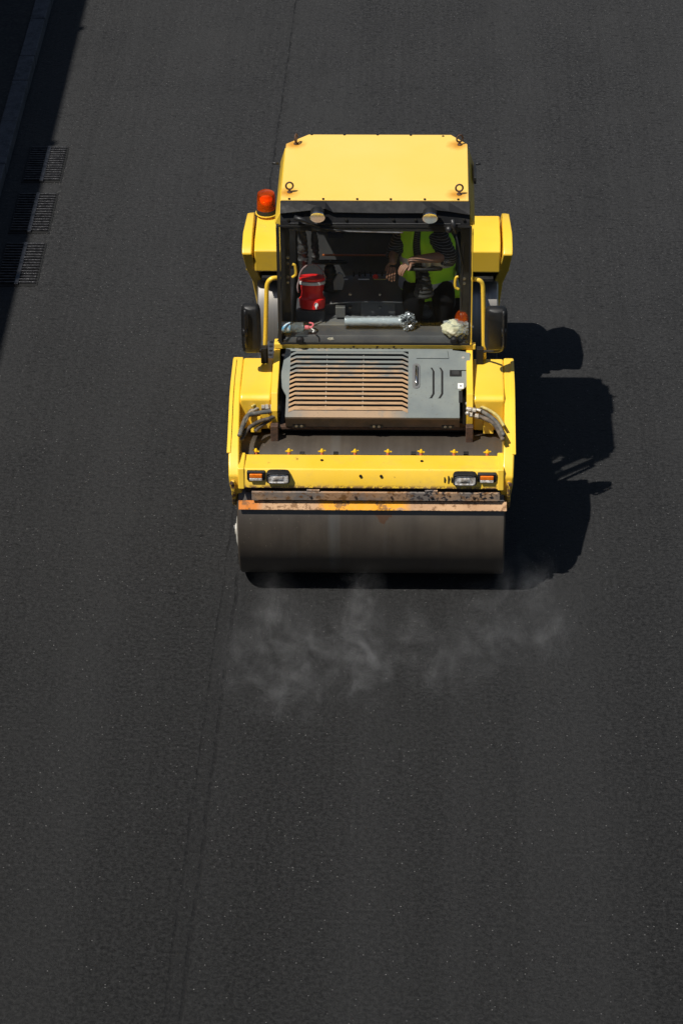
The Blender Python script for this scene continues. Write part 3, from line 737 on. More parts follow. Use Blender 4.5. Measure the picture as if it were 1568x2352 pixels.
# windscreen
WZ0, WZ1 = 1.655, 2.735
def wy(z): return .650 - (z-WZ0)*.012
g = MB(); g.prism([(wy(WZ0)-.006, WZ0), (wy(WZ0), WZ0), (wy(WZ1), WZ1), (wy(WZ1)-.006, WZ1)], XL-.01, XR+.005)
ws = g.build('windscreen', GLASS, RO)
g = MB()
for x0, x1, z0, z1 in ((XL-.012, XL+.004, WZ0, WZ1), (XR-.006, XR+.010, WZ0, WZ1), (XL+.004, XR-.006, WZ0, WZ0+.02), (XL+.004, XR-.006, WZ1-.012, WZ1)):
    g.prism([(wy(z0)-.012, z0), (wy(z0)-.0065, z0), (wy(z1)-.0065, z1), (wy(z1)-.012, z1)], x0, x1)
adopt(g.build('seal', RUB, None), ws)
for px in (689, 1042):
    p = at(px, 782, y=.63); adopt(MB().lathe([(.012, -.02), (.032, -.01), (.032, .012), (.02, .024), (0, .026)], (p.x, .635, p.z), (0, -1, 0), 20).build('glass_clamp', BLKG, None, smooth='auto'), ws)
MB().box(-.795, .82, .655, .70, 1.605, 1.652).build('sill_rail', YEL, RO, bevel=.006)
for px in (812, 866, 904):
    p = at(px, 797, y=.655); MB().lathe([(.009, 0), (.007, .006), (0, .007)], (p.x, .655, 1.628), (0, -1, 0), 8).build('sill_bolt', RUST, RO)
# wipers
a = [at(676, 500, y=.625), at(694, 504, y=.61), at(735, 522, y=.615)]
wp = MB().tube(a, [.022, .018, .008], 8).build('wiper', BLK, RO, smooth=True)
adopt(MB().tube([at(735, 522, y=.62), at(775, 529, y=.625), at(800, 533, y=.628)], .006, 6).build('wiper_arm', BLK, None, smooth=True), wp)
adopt(MB().tube([at(770, 530, y=.630), at(870, 533, y=.630), at(925, 534, y=.630)], .006, 6).build('wiper_blade', STEEL, None), wp)
a = [at(1038, 504, y=.625), at(1041, 518, y=.61), at(1046, 536, y=.615)]
wp = MB().tube(a, [.018, .020, .014], 8).build('wiper', BLK, RO, smooth=True)
adopt(MB().sphere(at(1030, 527, y=.63), .030).build('wiper_motor_cap', BLK, None, smooth=True), wp)
adopt(MB().tube([at(1046, 536, y=.62), at(1054, 572, y=.622), at(1061, 605, y=.625)], .007, 6).build('wiper_arm', BLK, None, smooth=True), wp)
adopt(MB().tube([at(1065, 560, y=.630), at(1062, 610, y=.630), at(1060, 705, y=.630)], .006, 6).build('wiper_blade', MIR, None), wp)

# mirrors with arms, handrails, steps
def mirror(pts, px0, px1, py0, py1, sx):
    a = at(px0, py0, y=.445); b = at(px1, py1, y=.445); g = MB()
    cx, cz = (a.x+b.x)/2, (a.z+b.z)/2; w_, h_ = (b.x-a.x)/2, (a.z-b.z)/2
    def ring(s, y, s2=None):
        r = []
        for i in range(32):
            t = 2*math.pi*i/32
            r.append((cx+math.copysign(abs(math.cos(t))**.38, math.cos(t))*(w_-(1-s)*.06), y, cz+math.copysign(abs(math.sin(t))**.3, math.sin(t))*(h_-(1-s)*.06)+.0*s))
        return r
    g.loops([ring(.6, .38), ring(.9, .395), ring(1, .42), ring(1, .445), ring(.97, .457), ring(.8, .458)])
    o = g.build('mirror', MIR, RO, smooth='auto')
    adopt(MB().loops([ring(.86, .4585), ring(.86, .461)]).build('mirror_glass', CHROME), o)
    arm = MB().tube(spline([at(x, y, y=yy) for x, y, yy in pts], 6), .011, 10).build('mirror_arm', BLK, None, smooth=True); adopt(arm, o)
    p = at(pts[-1][0], pts[-1][1]+14, y=.62)
    br = MB().box(p.x-.028, p.x+.028, .60, .66, 1.50, 1.64).build('mirror_bracket', BLKG, None, bevel=.006); adopt(br, o)
    q = at(pts[0][0], 770, y=.36); adopt(MB().tube([(q.x, .36, cz-.03), (q.x, .36, cz+.03)], .020, 10).build('clamp', BLK, None, smooth=True), o)
mirror([(563, 712, .35), (563, 770, .35), (564, 790, .36), (569, 802, .43), (580, 806, .52), (598, 807, .60), (605, 812, .62), (608, 826, .63)], 553, 601, 697, 805, -1)
mirror([(1156, 715, .35), (1156, 775, .35), (1155, 795, .36), (1149, 805, .43), (1135, 807, .52), (1114, 807, .60), (1104, 813, .62), (1101, 827, .63)], 1113, 1163, 703, 799, 1)
for pts in ([(642, 638), (624, 640), (614, 652), (612, 680), (610, 760), (608, 826)], [(1083, 641), (1096, 642), (1107, 652), (1109, 680), (1110, 760), (1111, 826)]):
    P = [at(x, y, y=.72 if i < 1 else .68) for i, (x, y) in enumerate(pts)]
    MB().tube(spline(P, 6), .018, 12).build('handrail', YEL, RO, smooth=True)
for sx in (-1,):
    g = MB()
    x0, x1 = sorted((sx*.76, sx*.93)); g.box(x0, x1, .80, 1.10, 1.40, 1.425); st = g.build('step', STEEL, RO, bevel=.004)
    for i in range(3):
        for j in range(4):
            adopt(MB().lathe([(.016, 0), (.016, .002), (0, .002)], (sx*(.79+i*.05), .84+j*.07+(i % 2)*.03, 1.4255), n=10).build('step_hole', DARK), st)
for sx in (-1, 1):
    x0, x1 = sorted((sx*.745, sx*.775)); MB().box(x0, x1, .72, 1.94, 1.05, 1.62).build('cab_side_panel', BLK, RO, bevel=.01)

# ---- rear fork
for sx in (-1, 1):
    x0, x1 = sorted((sx*.76, sx*1.065))
    g = MB(); g.prism([(3.20, 1.50), (2.72, 1.515), (2.60, 1.46), (2.63, 1.24), (2.78, 1.18), (3.22, 1.20)], sx*.76, sx*1.06)
    o = g.build('rear_beam', YELW if sx < 0 else YEL, RO, bevel=.014, seg=3)
    RP = [(3.16, 1.535), (2.80, 1.54), (2.62, 1.48), (2.58, 1.44), (2.66, 1.24), (2.84, 1.02), (2.92, .72), (2.95, .50), (3.05, .40), (3.22, .40), (3.32, .55), (3.38, .95), (3.42, 1.20), (3.40, 1.34), (3.30, 1.47)]
    g = MB(); rings = []
    for inner in (0, 1):
        rings.append([(sx*(1.165-.105*max(0, min(1, (1.40-z)/.55))-(.085 if inner else .16*max(0, y-3.05)*(z > 1.1))), y, z) for y, z in RP])
    g.loops(rings); pl = g.build('rear_side_plate', YEL, RO, bevel=.014, seg=3)
    for dz in (0, .035, .07):
        adopt(MB().lathe([(.012, 0), (.012, .012), (0, .013)], (sx*(1.125), 2.67+dz*.7, 1.29-dz), (sx, -.5, 0), 6).build('bolt', YEL), pl)
g = MB(); g.box(-.74, .74, 2.30, 3.18, 1.20, 1.46); g.build('rear_deck', BLK, RO, bevel=.02)
g = MB(); g.box(-1.0, 1.0, 2.60, 3.3, 1.17, 1.195); g.build('rear_water_tray', BLK, RO)
# beacon on the rear fork
BS = 1.14
bc = at(612, 489, z=1.53); bc = Vector((bc.x, bc.y, 1.53))
MB().lathe([(r*BS, h*.86) for r, h in [(0, 0), (.085, 0), (.085, .008), (0, .008)]], bc, n=24).build('beacon_plate', YEL, RO)
o = MB().lathe([(r*BS, h*.86) for r, h in [(0, .008), (.076, .008), (.078, .018), (.074, .055), (0, .055)]], bc, n=32).build('beacon', RUB, RO, smooth='auto')
adopt(MB().lathe([(r*BS, h*.86) for r, h in [(.073, .055), (.072, .06), (.069, .20), (.064, .225), (.05, .238), (0, .242)]], bc, n=32).build('beacon_dome', AMB, None, smooth='auto'), o)
adopt(MB().lathe([(r*BS, h*.86) for r, h in [(.02, .06), (.02, .10), (.045, .12), (.05, .17), (.0, .13)]], bc, (0, -.1, 1), 16).build('beacon_reflector', ORG, None, smooth=True), o)

# ---- cab interior (parts of the roller)
MB().box(XL+.02, XR-.02, .70, YB-.05, 1.42, 1.45).build('cab_floor', INT, RO)
DZ = 1.72; sh0 = at(800, 746, z=DZ).y; sh1 = at(800, 713, z=DZ).y; DY0 = sh0
xa, xb = at(690, 730, z=DZ).x, at(965, 730, z=DZ).x
g = MB(); g.prism([(sh0, DZ), (sh1, DZ+.01), (sh1, 1.45), (sh0, 1.45)], xa, xb); shf = g.build('dash_shelf', SHELF, RO, bevel=.008)
for px in (719, 986-8):
    p = at(px, 716, z=DZ+.01); adopt(MB().sphere((p.x, p.y-.01, DZ+.005), .055, .8).build('speaker_bulge', SHELF, None, smooth=True), shf)
for px in (708, 718, 730, 945, 955):
    p = at(px, 735, z=DZ+.006); adopt(MB().box(p.x-.014, p.x+.014, p.y-.004, p.y+.004, DZ+.004, DZ+.010).build('vent_slot', DARK, None), shf)
for px in (770, 924):
    p = at(px, 714, z=DZ+.01); adopt(MB().lathe([(.02, 0), (.02, .03), (0, .03)], (p.x, p.y, DZ+.008), n=10).build('mount', BLK, None, smooth='auto'), shf)
g = MB(); g.prism([(.67, 1.60), (.67, 1.655), (.705, 1.705), (DY0-.002, 1.715), (DY0-.002, 1.60)], XL+.03, XR-.03); g.build('dash_front', INT, RO, bevel=.004)
g = MB(); g.prism([(.70, 1.45), (.72, 1.60), (DY0-.004, 1.595), (sh0-.004, 1.45)], XL+.08, XR-.08); g.build('heater_box', INT, RO)
# console between the steering wheels
ca, cb = at(742, 690, y=1.05).x, at(985, 690, y=1.05).x
z_b, z_r, z_t = at(860, 713, y=1.02).z, at(860, 686, y=1.0).z, at(860, 640, y=1.18).z
g = MB(); rings = []
for i in range(13):
    t = i/12; x = ca + (cb-ca)*t; k = 1-abs(2*t-1)**3; dz = -.05*(1-k); 
    rings.append([(x, 1.30, 1.45), (x, 1.03, 1.45), (x, 1.02-.03*k, z_r-.025+dz), (x, .985-.03*k, z_r-.02+dz), (x, .985-.03*k, z_r+dz), (x, 1.03, z_r+.015+dz), (x, 1.17, z_t+dz*2.4), (x, 1.26, z_t+dz*2.4), (x, 1.30, z_t-.03+dz*2.4)])
g.loops(rings); con = g.build('console', INT, RO, bevel=.006)
g = MB(); g.box(at(868, 700, y=1.02).x-.14, at(868, 700, y=1.02).x+.14, .985, 1.02, z_b-.10, z_r-.03); adopt(g.build('console_panel', SHELF, None, bevel=.006), con)
g = MB(); g.box(at(782, 700, y=1.0).x-.04, at(782, 700, y=1.0).x+.04, .93, .99, z_b-.02, z_b+.075); adopt(g.build('fuse_box', SHELF, None, bevel=.005), con)
for px, py in ((804, 675), (872, 676), (804, 706), (872, 706)):
    p = at(px, py, y=.98); adopt(MB().lathe([(.013, 0), (.010, .01), (0, .011)], p, (0, -1, 0), 10).build('screw', STEEL, None), con)
g = MB(); g.tube([(ca+(cb-ca)*i/12, .983-.03*(1-abs(2*i/12-1)**3), z_r-.002-.05*abs(2*i/12-1)**3) for i in range(13)], .007, 8); adopt(g.build('ridge_highlight', SHELF, None, smooth=True), con)  # paler strip added as a painted highlight along the console ridge
p = at(862, 629, y=1.2); adopt(MB().lathe([(.022, 0), (.024, .012), (.018, .022), (0, .024)], (p.x, 1.19, z_t+.004), (0, -.3, 1), 16).build('stop_button', REDP, None, smooth='auto'), con)
for k in range(7):
    px = 812+k*13; p = at(px, 628, y=1.22)
    adopt(MB().lathe([(.008, 0), (.007, .03), (.010, .035), (0, .045)], (p.x, 1.23, z_t-.005), (0, -.1, 1), 8).build('toggle', BLKG, None, smooth='auto'), con)
for k, (px, w2, m2) in enumerate(((835, .045, WHT), (872, .05, mk('label_yellow', (.55, .40, .12), .5)), (790, .03, WHT))):
    p = at(px, 634, y=1.18); adopt(MB().box(p.x-w2, p.x+w2, 1.165, 1.17, z_t-.004, z_t+.004).build('console_label', m2, None), con)
p = at(779, 640, y=1.05); g = MB(); g.prism([(p.x-.045, p.z-.10), (p.x+.025, p.z-.10), (p.x+.04, p.z-.02), (p.x+.03, p.z+.04), (p.x-.005, p.z+.06), (p.x-.05, p.z-.02)], 1.04, 1.06, 1)
g.build('tilt_lever_cover', mk('pale_grey_plastic', (.17, .175, .18), .45), RO, bevel=.004)
# steering columns and wheels
for k, (px, py) in enumerate(((757, 602), (973, 617))):
    y0 = (1.12, .84)[k]; top = at(px, py, y=y0); base = Vector((top.x-.01, y0+.02, top.z-.24)); prof = []
    for i in range(13):
        t = i/12; r = .078-.045*t + (.008 if i % 2 else 0); prof.append((r, -.235+.20*t))
    prof = [(0, -.235)] + prof + [(0, -.03)]
    stc = MB().lathe(prof, top, n=20).build('steering_column', RUB, RO, smooth='auto')
    ax = Vector((0, .42, .9)).normalized(); u = Vector((1, 0, 0)); v = ax.cross(u)
    R0 = .135; rim = MB().tube([top + (u*math.cos(t) + v*math.sin(t))*R0 for t in [2*math.pi*i/32 for i in range(33)]], .014, 10)
    for t in (math.pi/2, math.pi*7/6, -math.pi/6): rim.tube([top - ax*.015, top + (u*math.cos(t)+v*math.sin(t))*R0], .010, 6)
    rim.lathe([(0, -.03), (.035, -.03), (.03, 0), (0, .004)], top, ax, 16)
    adopt(rim.build('steering_wheel', BLKG, None, smooth='auto'), stc)
# seat and side consoles
g = MB(); g.box(.18, .66, 1.20, 1.66, 1.68, 1.80); seat = g.build('driver_seat', BLK, RO, bevel=.04, seg=4)
adopt(MB().prism([(1.60, 1.78), (1.72, 1.78), (1.84, 2.50), (1.76, 2.52)], .20, .64).build('seat_back', BLK, None, bevel=.03, seg=4), seat)
adopt(MB().box(.30, .54, 1.30, 1.56, 1.45, 1.68).build('seat_post', INT, None), seat)
adopt(MB().box(.665, .70, 1.18, 1.60, 1.98, 2.04).build('armrest', BLK, None, bevel=.015), seat)
# things visible at the back of the cab
for px0, px1, py0, py1, mt in ((752, 788, 535, 548, mk('blue_black_box', (.03, .034, .055), .4)), (792, 860, 521, 530, mk('silver_sheet', (.33, .32, .30), .35, .4, c2=(.15, .15, .15), sc2=40)), (862, 905, 521, 538, INT)):
    a = at(px0, py0, y=YB-.10); b = at(px1, py1, y=YB-.10); MB().box(a.x, b.x, YB-.10, YB-.055, b.z, a.z).build('rear_shelf_box', mt, RO, bevel=.004)
a = at(740, 586, y=1.6); b = at(905, 588, y=1.6); MB().box(a.x, b.x, 1.60, 1.62, b.z-.003, a.z).build('floor_strip', mk('orange_strip', (.35, .09, .02), .5), RO)
a = at(906, 516, y=YB-.1); b = at(924, 538, y=YB-.1); MB().box(a.x, b.x, YB-.10, YB-.06, b.z, a.z).build('rear_label', mk('grey_label', (.42, .41, .38), .5), RO)
for px, py, l in ((672, 622, -1), (1052, 650, 1)):
    p = at(px, py, y=.82 if l > 0 else 1.0)
    MB().tube(spline([p+Vector((0, 0, .06)), p+Vector((-.02*l, 0, .045)), p+Vector((-.025*l, 0, -.03)), p+Vector((.005*l, 0, -.06))], 5), .012, 8).build('door_handle', YEL, RO, smooth=True)

# ------------------------------------------------------------------ loose things in the cab
# jackets on hooks
CLO = mk('black_padded_fabric', (.022, .022, .024), .5, c2=(.06, .06, .06), sc2=14, lo=.5, hi=.6, bump=.6, bsc=25)
def hang(px, py0, py1, wpx, y, label):
    a = at(px, py0, y=y); b = at(px+4, py1, y=y); n_ = 46; rings = []
    for i in range(n_+1):
        t = i/n_; c = a.lerp(b, t); wv = wpx/300*(.75+.35*math.sin(t*2.6))
        w2 = wv + .004*math.sin(t*41+2*noise.noise(Vector((t*5,0,0))))+.004*math.sin(t*23+1)
        rings.append([c + Vector((math.cos(u)*w2*.5 + .004*noise.noise(Vector((i*.4, k, 0))), math.sin(u)*w2*.42 + .006*noise.noise(Vector((k, i*.5, 3))), .016*noise.noise(Vector((i*.6, math.cos(u), 7))))) for k, u in enumerate([2*math.pi*q/14 for q in range(14)])])
    g = MB().loops(rings); o = g.build('jacket', CLO, None, smooth=True); return tag(o, label, 'jacket', 'jackets hanging in the cab')
hang(693, 522, 612, 23, 1.16, 'black quilted jacket sleeve hanging at the left front of the cab above the red cooler')
hang(721, 528, 602, 17, 1.34, 'thin black jacket hanging farther back in the cab, right of the quilted sleeve')

# red cooler jug
ct = at(716, 638, y=.95); cb_ = at(716, 713, y=.95); H = ct.z-cb_.z; s = H/.305
CB = Vector((ct.x, .95, cb_.z+.03))
MB().box(CB.x-.13, CB.x+.10, .90, 1.12, 1.45, CB.z-.004).build('side_shelf', INT, RO, bevel=.01)
t = thing('water_cooler', CB, 'red water cooler jug with white stripe and spigot behind the windscreen', 'cooler')
t.rotation_euler = (R_(-17), 0, R_(0))
h = H-.045
MB().lathe([(0, 0), (.098, 0), (.104, .02), (.106, h*.30), (.098, h*.33), (.092, h*.36), (.086, h*.52), (.092, h*.60), (.100, h*.82)], CB, n=40).build('body', REDP, t, smooth='auto')
MB().lathe([(.1005, h*.77), (.1045, h*.77), (.1060, h*.865), (.102, h*.87)], CB, n=40).build('white_stripe', WHT, t, smooth='auto')
MB().lathe([(0, h*.88), (.100, h*.885), (.107, h*.91), (.113, h*.975), (.110, h*.99), (0, h)], CB, n=40).build('lid', REDP, t, smooth='auto')
sp = MB().lathe([(0, 0), (.017, 0), (.017, .035), (0, .04)], CB+Vector((.035, -.09, h*.16)), (0, -1, .1), 14).build('spigot', WHT, t, smooth='auto')
adopt(MB().tube([CB+Vector((.035, -.125, h*.17)), CB+Vector((.037, -.13, h*.04))], .007, 8).build('spigot_lever', WHT, None, smooth=True), sp)
pts = [CB+Vector((-.105*math.cos(a) if True else 0, -.03-.10*math.sin(a)*.35, h*.90+.135*math.sin(a))) for a in [math.pi*i/14 for i in range(15)]]
pts = [CB+Vector((-.112, -.02, h*.48))] + [CB+Vector((-.118, -.03, h*.7))] + pts
MB().tube(spline(pts, 3), .0065, 8).build('carry_handle', mk('handle_grey', (.30, .22, .22), .5), t, smooth=True)

# spray bottle lying on the dash
b0 = at(638, 751, y=.712); b1 = at(700, 752, y=.712); D = (b1-b0); Lb = D.length; ax = D.normalized()
b1.z = b0.z; b0.z = b1.z = max(b0.z, 1.752)
t = thing('spray_bottle', b0, 'clear spray bottle with blue label and pink trigger lying behind the windscreen', 'bottle')
PETG = glassm('bottle_plastic', (.80, .86, .88), 2.0, .08, .12, (.6, .7, .75))
rib = [(.040+.0025*(i % 2), .55*Lb+i*.012) for i in range(8)]
MB().lathe([(0, 0), (.036, 0), (.042, .01)] + [(.042, .5*Lb)] + rib + [(.034, .9*Lb), (.016, .97*Lb), (.014, Lb)], b0, ax, 24).build('bottle_body', PETG, t, smooth='auto')
LB = NT('bottle_label_print'); LB.setc(LB.mix(LB.ramp(LB.noise(26, 2), .42, .58), (.12, .38, .62), (.70, .74, .76))); LB = LB.m
MB().lathe([(.0432, .03), (.0434, .03), (.0434, .46*Lb), (.0432, .46*Lb)], b0, ax, 24).build('bottle_label', LB, t, smooth='auto')
PNK = mk('pink_trigger_plastic', (.75, .16, .20), .4)
MB().lathe([(0, 0), (.018, 0), (.018, .03), (.012, .035), (.012, .06), (0, .06)], b0+ax*Lb, ax, 14).build('cap', PNK, t, smooth='auto')
tr = b0+ax*(Lb+.055)
MB().tube(spline([tr, tr+Vector((.012, .03, .01)), tr+Vector((.0, .06, .005)), tr+Vector((-.02, .075, 0))], 5), .008, 8).build('trigger', PNK, t, smooth=True)
MB().tube(spline([tr+Vector((0, -.02, 0)), tr+Vector((.02, -.05, 0)), tr+Vector((.012, -.075, 0))], 5), .006, 8).build('nozzle', WHT, t, smooth=True)

# roll of plastic film
f0 = at(791, 738, y=.81); f1 = at(925, 738, y=.81); f1.z = f0.z; f1.y = f0.y+.005
t = thing('film_roll', f0, 'long roll of clear crinkled plastic film lying across the dash shelf', 'film roll')
D = f1-f0; Lf = D.length; ax = D.normalized(); n_ = 60; rings = []
for i in range(n_+1):
    c = f0 + ax*(Lf*i/n_); rr = []
    for k in range(28):
        a = 2*math.pi*k/28; r = .040 + .005*noise.noise(Vector((i*.35, math.cos(a)*2, math.sin(a)*2))) + (.010*max(0, math.sin(a+.4))*abs(noise.noise(Vector((i*.22, 9, a)))) if True else 0)
        rr.append(c + Vector((0, math.cos(a)*r, math.sin(a)*r)))
    rings.append(rr)
MB().loops(rings).build('film_wrap', FILM, t, smooth=True)
MB().lathe([(0, 0), (.030, 0), (.030, Lf-.01), (0, Lf-.01)], f0, ax, 24).build('film_core', mk('white_film_layers', (.78, .82, .84), .25, c2=(.55, .60, .62), sc2=16, streak=(1, 14, 14), coat=.5), t, smooth='auto')
CRK = mk('crinkled_film', (.55, .60, .63), .15, .25, c2=(.16, .17, .18), sc2=34, lo=.45, hi=.52)
CRUMPLE_AT = f1 + ax*.035
FILM_T = t

# cream cloth in a clear bag
def blob(c, sx, sy, sz, rot, amp, fr, n_=40, m_=24, flat=.5, pw=.8):
    g = MB(); rings = []
    for i in range(m_+1):
        ph = math.pi*i/m_; rr = []
        for k in range(n_):
            a = 2*math.pi*k/n_; d = Vector((math.sin(ph)*math.cos(a), math.sin(ph)*math.sin(a), -math.cos(ph)))
            q = Vector((math.copysign(abs(d.x)**pw, d.x), math.copysign(abs(d.y)**pw, d.y), d.z))
            r = 1+amp*noise.fractal(d*fr+Vector((rot, 0, 0)), .9, 2.2, 4)
            p = Vector((q.x*sx, q.y*sy, q.z*sz))*r; p = Matrix.Rotation(rot, 3, 'Z') @ p
            if i in (0, m_): p = p*.999
            rr.append(Vector(c)+p)
        rings.append(rr)
    g.loops(rings); return g
blob(CRUMPLE_AT, .055, .055, .058, .3, .75, 3.6, 36, 24).build('crumpled_end', CRK, FILM_T)
cp = at(1042, 757, y=.722)
t = thing('bagged_cloth', cp, 'crumpled cream cloth in a clear plastic bag at the right corner of the windscreen', 'bag')
blob(cp+Vector((-.008, 0, .01)), .082, .085, .058, .6, .20, 1.9).build('cloth', mk('cream_cloth', (.66, .64, .46), .8, c2=(.50, .48, .34), sc2=22, bump=.7, bsc=35), t, smooth=True)
blob(cp+Vector((.028, .02, .005)), .108, .088, .060, .3, .35, 3.0).build('plastic_bag', CRK if False else FILM, t)
# small rag and folded glasses case
rp_ = at(761, 778, z=1.67); o = blob((rp_.x, rp_.y, 1.675), .040, .028, .016, .2, .4, 3.0, 24, 14).build('rag', mk('beige_rag', (.42, .38, .30), .85, bump=.6, bsc=50), None, smooth=True)
tag(o, 'small crumpled beige rag at the foot of the windscreen', 'rag')
gp = at(887, 779, z=1.67); o = MB().box(gp.x-.042, gp.x+.042, gp.y-.010, gp.y+.012, 1.662, 1.678).build('metal_clip', mk('pale_metal_clip', (.5, .5, .42), .4, .3), None, bevel=.007, seg=3)
tag(o, 'flat pale clip lying at the foot of the windscreen, below the film roll', 'clip')
ap_ = at(1060, 742, y=.80); ap_.z -= .0
t = thing('spare_beacon', (ap_.x, ap_.y, ap_.z), 'round orange beacon lamp inside the cab behind the bagged cloth', 'beacon lamp')
MB().lathe([(0, -.02), (.062, -.02), (.064, .01), (0, .01)], (ap_.x, ap_.y, ap_.z+.01), n=28).build('base', RUB, t, smooth='auto')
MB().lathe([(.058, .0), (.057, .03), (.048, .065), (.028, .09), (0, .098)], (ap_.x, ap_.y, ap_.z+.02), n=28).build('dome', AMB, t, smooth=True)

# ------------------------------------------------------------------ the driver
SKIN = mk('skin', (.30, .155, .10), .5, c2=(.24, .115, .075), sc2=20)
HAIR = mk('dark_hair', (.015, .011, .009), .6)
JEAN = mk('dark_trousers', (.005, .005, .006), .9); JEAN.node_tree.nodes['Principled BSDF'].inputs['Specular IOR Level'].default_value = .05
SHIRT = NT('striped_black_sleeve'); 
_w = SHIRT.n('ShaderNodeTexWave', wave_type='BANDS', bands_direction='Z'); _w.inputs['Scale'].default_value = 17; _w.inputs['Distortion'].default_value = 1.2; _w.inputs['Detail'].default_value = 2
SHIRT.l(SHIRT.co, _w.inputs['Vector'])
SHIRT.setc(SHIRT.mix(SHIRT.ramp(_w.outputs['Fac'], .86, .95), (.010, .010, .012), (.20, .20, .22))); SHIRT.rough(.8); SHIRT = SHIRT.m
HV = mk('hi_vis_fabric', (.50, 1.0, .02), .6, c2=(.58, 1.0, .03), sc2=5, bump=.3, bsc=18)
RFT = mk('reflective_tape', (.42, .44, .50), .35, .3)
PC = at(990, 560, y=1.25)
DT = thing('person', (.44, 1.30, 1.45), 'seated driver in green high-visibility vest and striped dark shirt, arm reaching to the controls', 'person')
sh = at(1000, 536, y=1.14); el = at(1029, 592, y=1.00); wr = at(951, 598, y=.93); hd = at(937, 608, y=.90)
shR = at(925, 540, y=1.24); elR = at(903, 585, y=1.14); wrR = at(903, 600, y=1.04); hdR = at(901, 612, y=1.02)
pel = Vector((.44, 1.34, 1.91)); chest = Vector((.40, 1.22, 2.28)); neck = Vector((.39, 1.19, 2.45)); head = Vector((.37, 1.15, 2.57))
def skinned(name, V, E, rad, mt, parent, sub=2, root=0):
    me = bpy.data.meshes.new(name); me.from_pydata([tuple(v) for v in V], E, []); o = bpy.data.objects.new(name, me); COL.objects.link(o)
    me.materials.append(mt); sk = o.modifiers.new('skin', 'SKIN')
    for i, r in enumerate(rad):
        q = me.skin_vertices[0].data[i]; q.radius = (r, r) if not isinstance(r, tuple) else r
    roots = root if isinstance(root, (list, tuple)) else [root]
    for r in roots: me.skin_vertices[0].data[r].use_root = True
    sk.use_smooth_shade = True
    ss = o.modifiers.new('sub', 'SUBSURF'); ss.levels = sub; ss.render_levels = sub
    adopt(o, parent); return o
V = []; E = []; Rd = []; roots = []
def nd(p, r, par=None):
    V.append(Vector(p)); Rd.append(r)
    if par is not None: E.append((par, len(V)-1))
    return len(V)-1
r0 = nd(pel, (.155, .11)); roots.append(r0)
sp1 = nd(pel.lerp(chest, .5), (.14, .10), r0); ch = nd(chest, (.16, .11), sp1); nk = nd(neck, .055, ch)
hd1 = nd(head+Vector((0, 0, -.05)), (.07, .08), nk); hd2 = nd(head+Vector((0, -.005, .03)), (.085, .10), hd1); nd(head+Vector((0, 0, .10)), (.06, .07), hd2)
a = nd(sh+Vector((.0, .02, -.01)), .062, ch); b = nd(sh.lerp(el, .5), .054, a); c = nd(el, .048, b); d = nd(el.lerp(wr, .4), .046, c); e_ = nd(wr, .030, d); lh = nd(hd, (.045, .022), e_)
a = nd(shR, .06, ch); b = nd(shR.lerp(elR, .5), .052, a); c = nd(elR, .046, b); e_ = nd(wrR, .029, c); rh = nd(hdR, (.043, .022), e_)
for sx in (-1, 1):
    a = nd(pel+Vector((sx*.10, -.06, -.03)), .088, r0); b = nd(pel+Vector((sx*.12, -.26, -.10)), .066, a); c = nd(pel+Vector((sx*.12, -.26, -.25)), .055, b); d = nd(pel+Vector((sx*.12, -.25, -.40)), .042, c); nd(pel+Vector((sx*.12, -.35, -.43)), .036, d)
# fingers, rooted inside the palms
def fingers(h, wrist, side):
    d = (h-wrist).normalized(); sd_ = d.cross(Vector((0, 0, 1))).normalized(); dn = Vector((0, 0, -1))
    for k, L_ in enumerate((.062, .072, .068, .052)):
        o_ = sd_*((k-1.5)*.021)
        i0 = nd(h+o_*.8+d*.01, .010); roots.append(i0)
        i1 = nd(h+o_+d*(.035+L_*.3)+dn*.006, .0098, i0); i2 = nd(h+o_+d*(.035+L_*.65)+dn*.026, .009, i1); nd(h+o_+d*(.035+L_*.75)+dn*.048, .0082, i2)
    i0 = nd(h-sd_*side*.02-d*.015, .011); roots.append(i0)
    i1 = nd(h-sd_*side*.045+d*.01+dn*.012, .0105, i0); nd(h-sd_*side*.050+d*.035+dn*.022, .009, i1)
fingers(hd, wr, 1); fingers(hdR, wrR, -1)
body = skinned('body', V, E, Rd, SKIN, DT, 2, roots)
# face: nose, eyes, ears as part of the head, hair cap
g = MB(); fr = head+Vector((-.0, -.105, .02))
g.tube([fr+Vector((0, .005, .025)), fr+Vector((0, -.018, -.008)), fr+Vector((0, .0, -.018))], [.008, .013, .009], 8)
for sx in (-1, 1): g.sphere(head+Vector((sx*.088, .005, .015)), .022, 1.3, 8, 6)
g.tube([fr+Vector((-.022, .006, -.045)), fr+Vector((0, -.001, -.047)), fr+Vector((.022, .006, -.045))], .006, 6)
adopt(g.build('face_features', SKIN, None, smooth=True), body)
g = MB()
for sx in (-1, 1): g.sphere(head+Vector((sx*.032, -.088, .032)), .011, 1, 8, 6)
adopt(g.build('eyes', WHT, None, smooth=True), body)
blob(head+Vector((0, .018, .065)), .098, .108, .085, 0, .06, 4, 24, 14, pw=1).build('hair', HAIR, DT, smooth=True)
